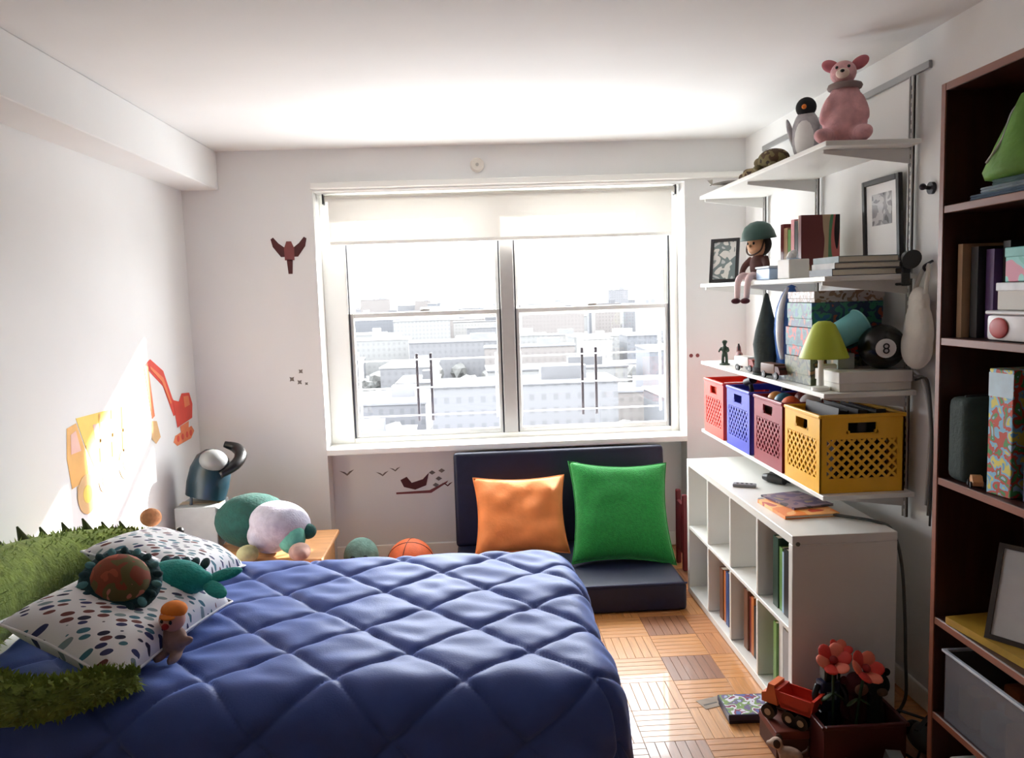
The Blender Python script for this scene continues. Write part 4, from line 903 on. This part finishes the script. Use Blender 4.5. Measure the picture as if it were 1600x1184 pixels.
t = thing('gift_box', 'turquoise small box with pink print on top of the white box', 'box', (1.51, 2.0, z + .157), .06)
bm = B(); box(bm, (0, 0, .045), (.14, .165, .09), None, .002); obj('carton', bm, Mprint('turq_print', [(.45, .78, .74), (.52, .82, .80), (.86, .52, .62), (.60, .85, .82)], 10), t); bm = B(); box(bm, (0, 0, .078), (.144, .169, .026), None, .002); obj('lid', bm, M('turq_lid', (.50, .80, .78), .4), t)
# shelf 3
z = at(BZ[2])
t = thing('puzzle_box', 'upright pale blue puzzle box with bright art in the bookcase', 'board game', (1.415, 2.10, z), .12)
bm = B(); bx(bm, 0, .20, -.085, .0, 0, .345, .002); obj('carton', bm, Mprint('puzzle_print', [(.45, .70, .86), (.90, .86, .45), (.55, .78, .90), (.80, .35, .30), (.35, .62, .40), (.70, .84, .93)], 30, .35), t)
bm = B(); bx(bm, -.0008, .0, -.085, .0, .27, .335); obj('title_strip', bm, M('puzzle_strip', (.80, .90, .96), .35), t)
for k in range(3):
    t = thing('board_game', ['dark navy game box beside the puzzle box', 'dark plum game box second from the puzzle box', 'dark green game box third from the puzzle box'][k], 'board game', (1.44, 1.99 - .062 * k, z), 0, 'upright games in the bookcase')
    m = Mprint('dark_game_%d' % k, [[(.10, .12, .24), (.16, .20, .36), (.08, .10, .18), (.30, .22, .40)], [(.18, .10, .20), (.26, .16, .26), (.40, .20, .30), (.14, .10, .2)], [(.08, .18, .16), (.12, .26, .22), (.3, .3, .2), (.08, .14, .14)]][k], 12, .4)
    bm = B(); bx(bm, 0, .20, -.055, 0, 0, .30, .002); obj('tray', bm, m, t); bm = B(); bx(bm, -.002, .202, -.057, -.03, -.0005, .302, .002); obj('lid', bm, m, t)
t = thing('storage_pouch', 'dark green zip pouch standing at the far end of the third bookcase shelf', 'pouch', (1.50, 2.225, z))
bm = B(); box(bm, (0, 0, .125), (.19, .10, .25), None, .03, 3); obj('pouch', bm, M('pouch_green', (.13, .19, .17), .8, .15, 20, .2, 80), t, 40)
obj('zip', tube(B(), [(-.07, -.0, .251), (0, 0, .253), (.07, 0, .251)], .004, 6), dark_metal, t, True)
t = thing('wooden_car', 'tiny tan wooden car at the front of the third bookcase shelf', 'toy', (1.425, 2.16, z), 1.2)
bm = B(); poly(bm, [(-.03, .008), (.03, .008), (.03, .02), (.014, .022), (.006, .034), (-.016, .034), (-.024, .022), (-.03, .02)], .026, T(0, .013, 0) @ RX(PI / 2)); obj('body', bm, pine, t)
for sx in (-.017, .017):
    for sy in (-1, 1): bm = B(); cyl(bm, (sx, .0135 * sy, .009), (sx, .018 * sy, .009), .009, n=12); obj('wheel', bm, dark_metal, t, 40)
# shelf 4
z = at(BZ[3])
flatbook('gold', 'gold covered large book lying at the front of the fourth bookcase shelf', 1.515, 2.10, z, .21, .30, .022, .1, coverm=M('gold_cover', (.66, .52, .18), .4, .2, 12))
t = thing('photo_frame', 'white picture in a dark frame leaning inside the fourth bookcase shelf', 'picture frame', mw=T(1.47, 2.0, z + .0225) @ RZ(-1.0) @ RX(-.30))
W_, H_, q = .21, .27, .014
b = B(); bx(b, -W_ / 2, -W_ / 2 + q, 0, .012, 0, H_); bx(b, W_ / 2 - q, W_ / 2, 0, .012, 0, H_); bx(b, -W_ / 2 + q, W_ / 2 - q, 0, .012, 0, q); bx(b, -W_ / 2 + q, W_ / 2 - q, 0, .012, H_ - q, H_); obj('frame', b, M('frame_brown', (.20, .16, .14), .4, .1), t)
b = B(); bx(b, -W_ / 2 + q, W_ / 2 - q, .005, .009, q, H_ - q); obj('picture', b, M('pale_paper', (.82, .83, .84), .5, .05), t)
# shelf 5: translucent bin
z = at(BZ[4])
t = thing('storage_bin', 'translucent grey plastic bin full of odds and ends in the bookcase', 'bin', (1.525, 2.03, z))
m, nt, pb = nodes_of('clear_plastic'); pb.inputs['Base Color'].default_value = (*lin((.48, .49, .52)), 1); pb.inputs['Roughness'].default_value = .3
nz = nt.nodes.new('ShaderNodeTexNoise'); nz.inputs['Scale'].default_value = 14; trn = nt.nodes.new('ShaderNodeBsdfTransparent'); mxs = nt.nodes.new('ShaderNodeMixShader')
mr = nt.nodes.new('ShaderNodeMapRange'); mr.inputs[3].default_value = .42; mr.inputs[4].default_value = .58; nt.links.new(nz.outputs[0], mr.inputs[0]); nt.links.new(mr.outputs[0], mxs.inputs[0])
nt.links.new(pb.outputs[0], mxs.inputs[1]); nt.links.new(trn.outputs[0], mxs.inputs[2]); nt.links.new(mxs.outputs[0], nt.nodes['Material Output'].inputs[0])
for nm, q in (('front_wall', (-.12, -.117, -.22, .22, .004, .21)), ('rear_wall', (.117, .12, -.22, .22, .004, .21)), ('end_wall', (-.1165, .1165, -.22, -.217, .004, .21)), ('end_wall', (-.1165, .1165, .217, .22, .004, .21)), ('base', (-.12, .12, -.22, .22, 0, .0035))):
    b = B(); bx(b, *q); obj(nm, b, m, t)
b = B()
for q in ((-.128, -.1165, -.228, .228), (.1165, .128, -.228, .228), (-.1165, .1165, -.228, -.2165), (-.1165, .1165, .2165, .228)): bx(b, *q, .2103, .218, .001)
obj('rim', b, M('rim_pale', (.72, .74, .78), .35), t)
rr = random.Random(8)
for k in range(12):
    cn = ['red', 'navy', 'green', 'tan', 'grey', 'plum', 'teal', 'brown', 'pink', 'olive', 'black', 'orange'][k]; c = [(.6, .2, .2), (.15, .2, .4), (.2, .4, .25), (.6, .5, .4), (.5, .5, .5), (.35, .18, .3), (.2, .4, .42), (.35, .22, .15), (.7, .45, .5), (.4, .4, .25), (.1, .1, .1), (.7, .4, .2)][k]
    x = 1.525 + (-.07, 0.0, .07)[k % 3]; y = 2.03 - .16 + .105 * (k // 3); o = B(); box(o, (0, 0, .045), (.055, .075, .085 + .02 * (k % 2)), None, .012, 2)
    o = obj('toy_block', o, M('block_' + cn, c, .6, .1), None, 40); o.location = (x, y, z + .010 + .01 * (k % 2)); tag(o, '%s soft toy block inside the translucent bin' % cn, 'toy', 'blocks in the bin')
z = at(BZ[5])
t = thing('paper_roll', 'white paper roll on the lowest bookcase shelf', 'roll', (1.48, 2.20, z + .0505), 0)
bm = B(); cyl(bm, (-.06, 0, 0), (.10, 0, 0), .05, n=24); obj('paper', bm, M('roll_white', (.88, .88, .87), .8, .03), t, 40); bm = B(); cyl(bm, (-.0615, 0, 0), (-.0605, 0, 0), .02, n=16); obj('core', bm, MATS['tape_tan'], t, 40)

# ------------------------------------------------------------------ toys on the floor
bx0 = thing('game_box', 'flat game box with colourful cover lying on the parquet floor', 'board game', (1.02, 2.86, .001), -.04)
bm = B(); bx(bm, -.10, .10, -.075, .075, 0, .026, .0015); obj('tray', bm, M('tray_dark', (.10, .10, .18), .5), bx0)
bm = B(); bx(bm, -.103, .103, -.078, .078, .014, .036, .0015); ld = obj('lid', bm, M('lid_navy', (.16, .17, .30), .4), bx0)
bm = B(); bx(bm, -.098, .098, -.073, .073, .0362, .0368); obj('cover_picture', bm, Mprint('cover_print', [(.72, .76, .86), (.45, .40, .55), (.50, .62, .36), (.88, .88, .92), (.55, .25, .35), (.35, .45, .70)], 24, .35), ld)
pr_ = thing('paper_sheet', 'thin pale paper sheet beside the game box', 'paper', (.90, 2.95, .001), .3)
bm = B(); bx(bm, -.05, .05, -.035, .035, 0, .001); obj('sheet', bm, M('sheet_grey', (.62, .56, .50), .7), pr_); bm = B(); bx(bm, -.04, .02, -.01, -.002, .0011, .0014); obj('printed_line', bm, M('print_grey', (.4, .38, .36), .7), pr_)

bin_m = M('maroon_plastic', (.30, .10, .09), .45, .12, 8)
bn = thing('toy_bin', 'dark maroon toy bin on the floor at the end of the cube shelf', 'bin', (1.26, 2.565, .001))
TH = .16
for nm, q in (('end_wall', (-.14, -.134, -.12, .12, .004, TH)), ('end_wall', (.134, .14, -.12, .12, .004, TH)), ('side_wall', (-.1335, .1335, -.12, -.114, .004, TH)), ('side_wall', (-.1335, .1335, .114, .12, .004, TH)), ('base', (-.14, .14, -.12, .12, 0, .0035))):
    b = B(); bx(b, *q); obj(nm, b, bin_m, bn)
b = B()
for q in ((-.148, -.1335, -.128, .128), (.1335, .148, -.128, .128), (-.1335, .1335, -.128, -.1135), (-.1335, .1335, .1135, .128)): bx(b, *q, TH + .0003, TH + .012, .002)
obj('rim', b, bin_m, bn)
petal = M('poppy_red', (.85, .24, .20), .6, .15, 20); petal2 = M('poppy_edge', (.92, .48, .38), .6, .1, 20)
def poppy(label, loc, top, tilt, sc=1.0):
    t = thing('toy_flower', label, 'toy flower', loc, group='red cloth flowers in the toy bin')
    tp = Vector(top)
    obj('stem', tube(B(), [(0, 0, 0), (tp.x * .3, tp.y * .3, tp.z * .5), tp], .005, 8), M('stem_green', (.16, .26, .14), .7, .2, 30), t, True)
    mt = T(*tp) @ RX(tilt[0]) @ RY(tilt[1]) @ SC(sc, sc, sc)
    for k in range(6):
        a = 2 * PI * k / 6; b = ell(B(), (.030, 0, .006), (.028, .023, .007), RY(-.55), 12, 8); b.transform(mt @ RZ(a)); obj('petal', b, petal2 if k % 2 else petal, t, True)
    b = ell(B(), (0, 0, .008), (.013, .013, .010)); b.transform(mt); obj('flower_centre', b, M('poppy_core', (.55, .05, .06), .7), t, True)
    for s_ in (-1, 1):
        b = ell(B(), (tp.x * .4 + .022 * s_, tp.y * .4, tp.z * .62), (.024, .010, .004), RY(.6 * s_)); obj('leaf', b, MATS['stem_green'], t, True)
poppy('red cloth flower standing on the left of the toy bin', (1.20, 2.55, .006), (-.005, -.01, .345), (.7, -.2), 1.1)
poppy('red cloth flower leaning right in the toy bin', (1.27, 2.54, .006), (.03, -.01, .315), (.75, .25), 1.15)
poppy('coral cloth flower behind the other two in the toy bin', (1.25, 2.62, .006), (.01, .01, .335), (.5, .1), .8)
t = thing('toy_robot', 'navy and black toy robot standing in the toy bin', 'toy', (1.205, 2.60, .006), .1)
nm_ = M('robot_navy', (.10, .13, .24), .4, .15, 14)
for sx in (-1, 1): b = B(); box(b, (.02 * sx, 0, .07), (.026, .03, .14), None, .005); obj('leg', b, nm_, t)
b = B(); box(b, (0, 0, .195), (.07, .045, .108), None, .008, 2); obj('torso', b, nm_, t); b = B(); box(b, (0, 0, .275), (.045, .04, .048), None, .006, 2); obj('head', b, black_pl, t)
for sx in (-1, 1): b = tube(B(), [(.038 * sx, 0, .235), (.056 * sx, -.012, .20), (.05 * sx, -.03, .165)], .011, 8); obj('arm', b, black_pl, t, True)
b = B(); box(b, (0, -.0235, .20), (.035, .003, .03)); obj('chest_plate', b, M('robot_plate', (.5, .55, .6), .4), t)
t = thing('plush_monkey', 'dark maroon plush monkey sitting in the toy bin', 'plush toy', (1.30, 2.60, .006), .1)
dm = M('maroon_plush', (.28, .07, .11), .9, .2, 30, .3, 80)
b = B(); ell(b, (0, 0, .12), (.042, .042, .11)); ell(b, (0, -.01, .235), (.04, .038, .04))
for sx in (-1, 1): tube(b, [(.035 * sx, 0, .19), (.055 * sx, -.02, .15), (.05 * sx, -.04, .12)], .014, 8)
obj('body', b, dm, t, True, fuse=.008); obj('face', ell(B(), (0, -.042, .228), (.025, .012, .022)), M('monkey_face', (.50, .36, .30), .8), t, True)
for sx in (-1, 1): obj('ear', ell(B(), (.042 * sx, 0, .245), (.014, .007, .016)), dm, t, True)
t = thing('plush_bear', 'black plush bear at the right side of the toy bin', 'plush toy', (1.362, 2.57, .006), -.1)
b = B(); ell(b, (-.005, 0, .12), (.028, .05, .11)); ell(b, (.0, -.01, .245), (.04, .04, .042)); obj('body', b, M('black_green_plush', (.07, .09, .07), .95, .3, 30, .3, 80), t, True, fuse=.008)
for sx in (-1, 1): obj('ear', ell(B(), (.032 * sx, 0, .282), (.014, .008, .014)), MATS['black_green_plush'], t, True)
obj('muzzle', ell(B(), (0, -.05, .235), (.018, .014, .014)), M('muzzle_brown', (.34, .27, .2), .9), t, True)
# red dump truck leaning on the bin
def dump_truck(label, loc, rz, c1, c2):
    t = thing('toy_dump_truck', label, 'toy truck', loc, rz)
    b = B(); box(b, (0, 0, .045), (.17, .05, .016), None, .003); obj('chassis', b, black_pl, t)
    b = B(); poly(b, [(-.085, .055), (.02, .055), (.045, .115), (.03, .115), (.012, .072), (-.075, .072), (-.09, .115), (-.10, .115)], .085, T(0, .0425, 0) @ RX(PI / 2)); poly(b, [(-.085, .06), (.02, .06), (.04, .11), (-.09, .11)], .004, T(0, .0425, 0) @ RX(PI / 2)); poly(b, [(-.085, .06), (.02, .06), (.04, .11), (-.09, .11)], .004, T(0, -.0385, 0) @ RX(PI / 2)); obj('dump_bed', b, c1, t)
    b = B(); poly(b, [(.035, .053), (.095, .053), (.095, .085), (.078, .092), (.07, .125), (.046, .125), (.046, .11)], .075, T(0, .0375, 0) @ RX(PI / 2)); obj('cab', b, c2, t)
    for sx in (-.055, -.012, .065):
        for sy in (-1, 1):
            b = B(); cyl(b, (sx, .028 * sy, .026), (sx, .05 * sy, .026), .026, n=18); w_ = obj('wheel', b, black_pl, t, 40); b = B(); cyl(b, (sx, .0505 * sy, .026), (sx, .053 * sy, .026), .012, n=12); obj('hubcap', b, MATS['tape_tan'], w_, 40)
    return t
cr_ = thing('shoe_carton', 'dark brown carton on the floor under the red toy truck', 'box', (1.11, 2.635, .001))
dump_truck('red-orange toy dump truck with black wheels on the brown carton', (1.085, 2.62, .103), 2.3, M('truck_red', (.78, .22, .15), .4, .1, 10), M('truck_orange', (.88, .45, .25), .4, .08, 10))
cr_.location = (1.06, 2.63, .001)
b = B(); box(b, (0, 0, .04), (.115, .16, .08), None, .002); obj('tray', b, M('carton_brown', (.36, .22, .17), .7, .1), cr_); b = B(); box(b, (0, 0, .085), (.119, .164, .03), None, .002); obj('lid', b, M('carton_red', (.45, .20, .14), .6, .1), cr_)
# little toy dog at the front left, grey toys right
t = thing('toy_dog', 'small white and brown toy dog on the floor by the brown carton', 'toy', (1.03, 2.50, .001), 2.6)
b = B(); ell(b, (0, 0, .05), (.042, .022, .024)); ell(b, (.045, 0, .078), (.022, .02, .02)); ell(b, (.066, 0, .072), (.014, .011, .010))
for sx in (-.028, .026):
    for sy in (-.012, .012): tube(b, [(sx, sy, .045), (sx, sy, .02), (sx + .003, sy, 0)], .008, 8)
obj('body', b, M('dog_white', (.72, .62, .55), .8, .25, 30), t, True, fuse=.0045)
for sy in (-1, 1): obj('ear', ell(B(), (.04, .02 * sy, .085), (.012, .005, .016)), M('dog_brown', (.25, .16, .10), .8), t, True)
obj('tail', tube(B(), [(-.04, 0, .06), (-.055, 0, .075), (-.058, 0, .09)], [.006, .006, .003], 6), MATS['dog_brown'], t, True)
t = thing('toy_helicopter', 'dark grey toy helicopter on the floor beside the maroon bin', 'toy', (1.50, 2.50, .001), 1.9)
gm = M('heli_grey', (.26, .27, .26), .5, .2, 12)
b = B(); ell(b, (0, 0, .075), (.075, .042, .05)); tube(b, [(-.05, 0, .09), (-.11, 0, .10), (-.16, 0, .115)], [.022, .013, .008], 10); obj('fuselage', b, gm, t, True, fuse=.006)
obj('canopy', ell(B(), (.045, 0, .085), (.038, .034, .032)), M('canopy_dark', (.07, .09, .1), .15), t, True)
for sy in (-1, 1):
    obj('skid', tube(B(), [(-.05, .04 * sy, .006), (.05, .04 * sy, .006), (.075, .04 * sy, .016)], .005, 6), black_pl, t, True); obj('strut', tube(B(), [(0, .04 * sy, .006), (0, .025 * sy, .04)], .004, 6, smooth=False), black_pl, t, True)
b = B(); cyl(b, (0, 0, .12), (0, 0, .145), .006, n=8); obj('mast', b, black_pl, t, 40)
for a in (.4, .4 + PI / 2):
    b = B(); box(b, (0, 0, .146), (.19, .014, .003), RZ(a)); obj('rotor_blade', b, black_pl, t)
b = B(); box(b, (-.16, .008, .12), (.012, .003, .06), RY(.5)); obj('tail_rotor', b, black_pl, t)
t = thing('toy_bulldozer', 'grey toy bulldozer in front of the maroon bin', 'toy', (1.29, 2.36, .001), 2.9)
b = B(); box(b, (0, 0, .055), (.12, .055, .04), None, .005); poly(b, [(-.05, .075), (.01, .075), (.0, .12), (-.045, .12)], .048, T(0, .024, 0) @ RX(PI / 2)); obj('body', b, M('dozer_grey', (.36, .38, .37), .5, .15, 14), t)
for sy in (-1, 1):
    b = B(); box(b, (0, .04 * sy, .026), (.13, .024, .05), None, .02, 3); obj('track', b, black_pl, t, 40)
    b = B(); box(b, (.05, .04 * sy, .045), (.10, .008, .010)); obj('lift_arm', b, dark_metal, t)
b = B(); poly(b, [(.095, .005), (.112, .012), (.108, .035), (.115, .06), (.105, .06), (.098, .035)], .12, T(0, .06, 0) @ RX(PI / 2)); obj('blade', b, MATS['dozer_grey'], t)

# ------------------------------------------------------------------ wall decals (flat vinyl, 1 mm)
def LW(y, z): return Matrix(((0, 0, 1, XL + .0008), (1, 0, 0, y), (0, 1, 0, z), (0, 0, 0, 1)))      # x->+y, y->z, z->+x
def disc(r, n=20, cx=0, cy=0): return [(cx + r * math.cos(2 * PI * k / n), cy + r * math.sin(2 * PI * k / n)) for k in range(n)]
yel = M('decal_yellow', (.93, .80, .35), .6, .08, 10); yel2 = M('decal_gold', (.90, .68, .36), .6, .1, 10); tan_ = M('decal_tan', (.82, .66, .45), .6, .1, 10); pnk = M('decal_pink', (.90, .72, .66), .6, .08, 10)
t = thing('wall_decal', 'yellow dump truck sticker on the left wall', 'wall sticker', mw=LW(3.23, .87))
def dp(name, pts, mat, lay=0, par=None):
    b = poly(B(), pts, .0008, T(0, 0, .0009 * lay)); return obj(name, b, mat, par or t)
dp('dump_bed', [(.10, .31), (.60, .30), (.62, .19), (.56, .11), (.46, .06), (.22, .08), (.16, .18)], yel)
dp('bed_panel', [(.24, .26), (.46, .26), (.44, .16), (.26, .15)], pnk, 1)
dp('rib', [(.16, .185), (.60, .20), (.60, .185), (.165, .17)], yel2, 2)
for x_ in (.30, .42, .53): dp('rib', [(x_, .30), (x_ + .014, .30), (x_ - .01, .09), (x_ - .024, .09)], yel2, 2)
dp('cab_window', [(.035, .17), (.045, .25), (.09, .26), (.12, .17)], pnk, 1)
dp('cab', [(.0, .16), (.02, .28), (.10, .29), (.16, .16), (.17, .04), (.02, .03)], yel2); dp('chassis', [(.06, .03), (.56, .06), (.56, .02), (.06, -.01)], tan_, 1)
for cx, cy, r in ((.14, -.02, .085), (.53, .03, .075), (.30, .0, .05)):
    wl = dp('wheel', disc(r, 22, cx, cy), tan_, 2); dp('hub', disc(r * .45, 16, cx, cy), yel, 3, wl)
t = thing('wall_decal', 'red and orange excavator sticker on the left wall', 'wall sticker', mw=LW(4.04, .93))
red = M('decal_red', (.85, .27, .20), .6, .1, 10); org = M('decal_orange', (.90, .50, .32), .6, .1, 10)
dp('boom', [(.02, .41), (.10, .435), (.26, .36), (.36, .20), (.44, .12), (.36, .10), (.24, .28), (.10, .36)], red); dp('stick', [(.01, .41), (.065, .40), (.10, .14), (.065, .13)], org, 1)
dp('bucket', [(.06, .12), (.12, .11), (.155, .02), (.09, -.005), (.04, .03)], tan_, 1)
dp('cab', [(.36, .19), (.45, .17), (.50, .21), (.62, .20), (.66, .13), (.64, .05), (.40, .03)], red, 1); dp('cab_window', [(.52, .19), (.60, .185), (.615, .13), (.53, .125)], org, 2); dp('boom_line', [(.09, .40), (.25, .325), (.34, .18), (.325, .17), (.23, .305), (.09, .385)], org, 2)
for cx in (.40, .47, .54, .60): dp('track_wheel', disc(.018, 12, cx, -.033), red, 1)
dp('turntable', [(.44, .03), (.58, .04), (.57, .0), (.45, -.01)], org, 1); dp('track', [(.36, -.01), (.62, .005), (.66, -.03), (.60, -.065), (.38, -.07), (.33, -.04)], org, 0)
def BW(x, z, y=YB): return Matrix(((1, 0, 0, x), (0, 0, -1, y - .0008), (0, 1, 0, z), (0, 0, 0, 1)))
drk = M('decal_maroon', (.30, .10, .10), .6, .15, 14); drk2 = M('decal_plum', (.48, .24, .24), .6, .12, 14); gd = M('decal_grey', (.45, .42, .40), .6, .1, 14)
t = thing('wall_decal', 'dark red winged robot sticker on the wall left of the window', 'wall sticker', mw=BW(-1.045, 1.80))
for s in (-1, 1): dp('wing', [(s * .02, .10), (s * .05, .10), (s * .095, .16), (s * .105, .205), (s * .09, .215), (s * .06, .18), (s * .02, .15)], drk)
dp('body', [(-.028, .08), (.028, .08), (.03, .15), (.014, .19), (-.014, .19), (-.03, .15)], drk2, 1); dp('legs', [(-.018, .085), (.018, .085), (.012, 0), (-.012, 0)], drk, 1)
for k, (x, z, r) in enumerate(((-1.075, 1.175, .016), (-1.02, 1.22, .014), (-1.03, 1.155, .015), (-.99, 1.145, .010))):
    b = poly(B(), [(r * (1.2 if j % 2 else .6) * math.cos(2 * PI * j / 8), r * (1.2 if j % 2 else .6) * math.sin(2 * PI * j / 8)) for j in range(8)], .0008)
    o = obj('wall_decal', b, gd, None); o.matrix_world = BW(x, z); tag(o, ['small grey star sticker, leftmost of the cluster beside the window', 'small grey star sticker, highest of the cluster beside the window', 'small grey star sticker, lowest large one beside the window', 'tiny grey star sticker closest to the window casing'][k], 'wall sticker', 'star stickers')
for k, (x, z) in enumerate(((1.345, 1.228), (1.385, 1.228))):
    b = poly(B(), disc(.012, 10), .0008); o = obj('wall_decal', b, drk2, None); o.matrix_world = BW(x, z); tag(o, ['small maroon dot sticker right of the window, nearer the window', 'small maroon dot sticker right of the window, nearer the shelves'][k], 'wall sticker', 'dot stickers')
t = thing('wall_decal', 'dark red bird on a branch sticker below the window sill', 'wall sticker', mw=BW(-.38, .44, YR))
dp('branch', [(-.12, -.03), (.10, -.03), (.20, .03), (.21, .045), (.09, -.012), (-.12, -.018)], drk2); dp('bird', [(-.09, .06), (-.05, .08), (-.02, .04), (.05, .06), (.09, .10), (.07, .02), (.0, -.005), (-.07, .015)], drk, 1)
for x, z in ((.11, .10), (.15, .06), (.13, .02), (.17, .11)): dp('leaf', [(x - .02, z), (x, z + .014), (x + .022, z), (x, z - .014)], gd, 1)
for k, (x, z, s) in enumerate(((-.80, .56, .03), (-.58, .545, .026), (-.50, .57, .022), (-.175, .46, .022))):
    b = poly(B(), [(-s * 1.6, s * .5), (-s * .5, s * .2), (0, -s * .2), (s * .5, s * .3), (s * 1.5, s * .7), (s * .4, s * -.3), (0, -s * .6), (-s * .5, -s * .2)], .0008)
    o = obj('wall_decal', b, gd if k < 3 else drk, None); o.matrix_world = BW(x, z, YR); tag(o, ['grey flying bird sticker nearest the left bay corner', 'grey flying bird sticker second from the bay corner', 'smallest grey flying bird sticker under the sill', 'dark flying bird sticker beside the navy backrest'][k], 'wall sticker', 'flying bird stickers')
sp = thing('smoke_detector', 'small white disc detector on the wall above the window', 'detector', mw=BW(.08, 2.40))
b = B(); lathe(b, [(.042, 0), (.042, .012), (.032, .022), (.001, .024)], 24); obj('housing', b, M('detector_white', (.86, .84, .80), .5, .02), sp, 40); b = B(); lathe(b, [(.010, .0238), (.010, .028), (.001, .029)], 12); obj('sensor', b, M('detector_grey', (.7, .69, .66), .5), sp, 40)
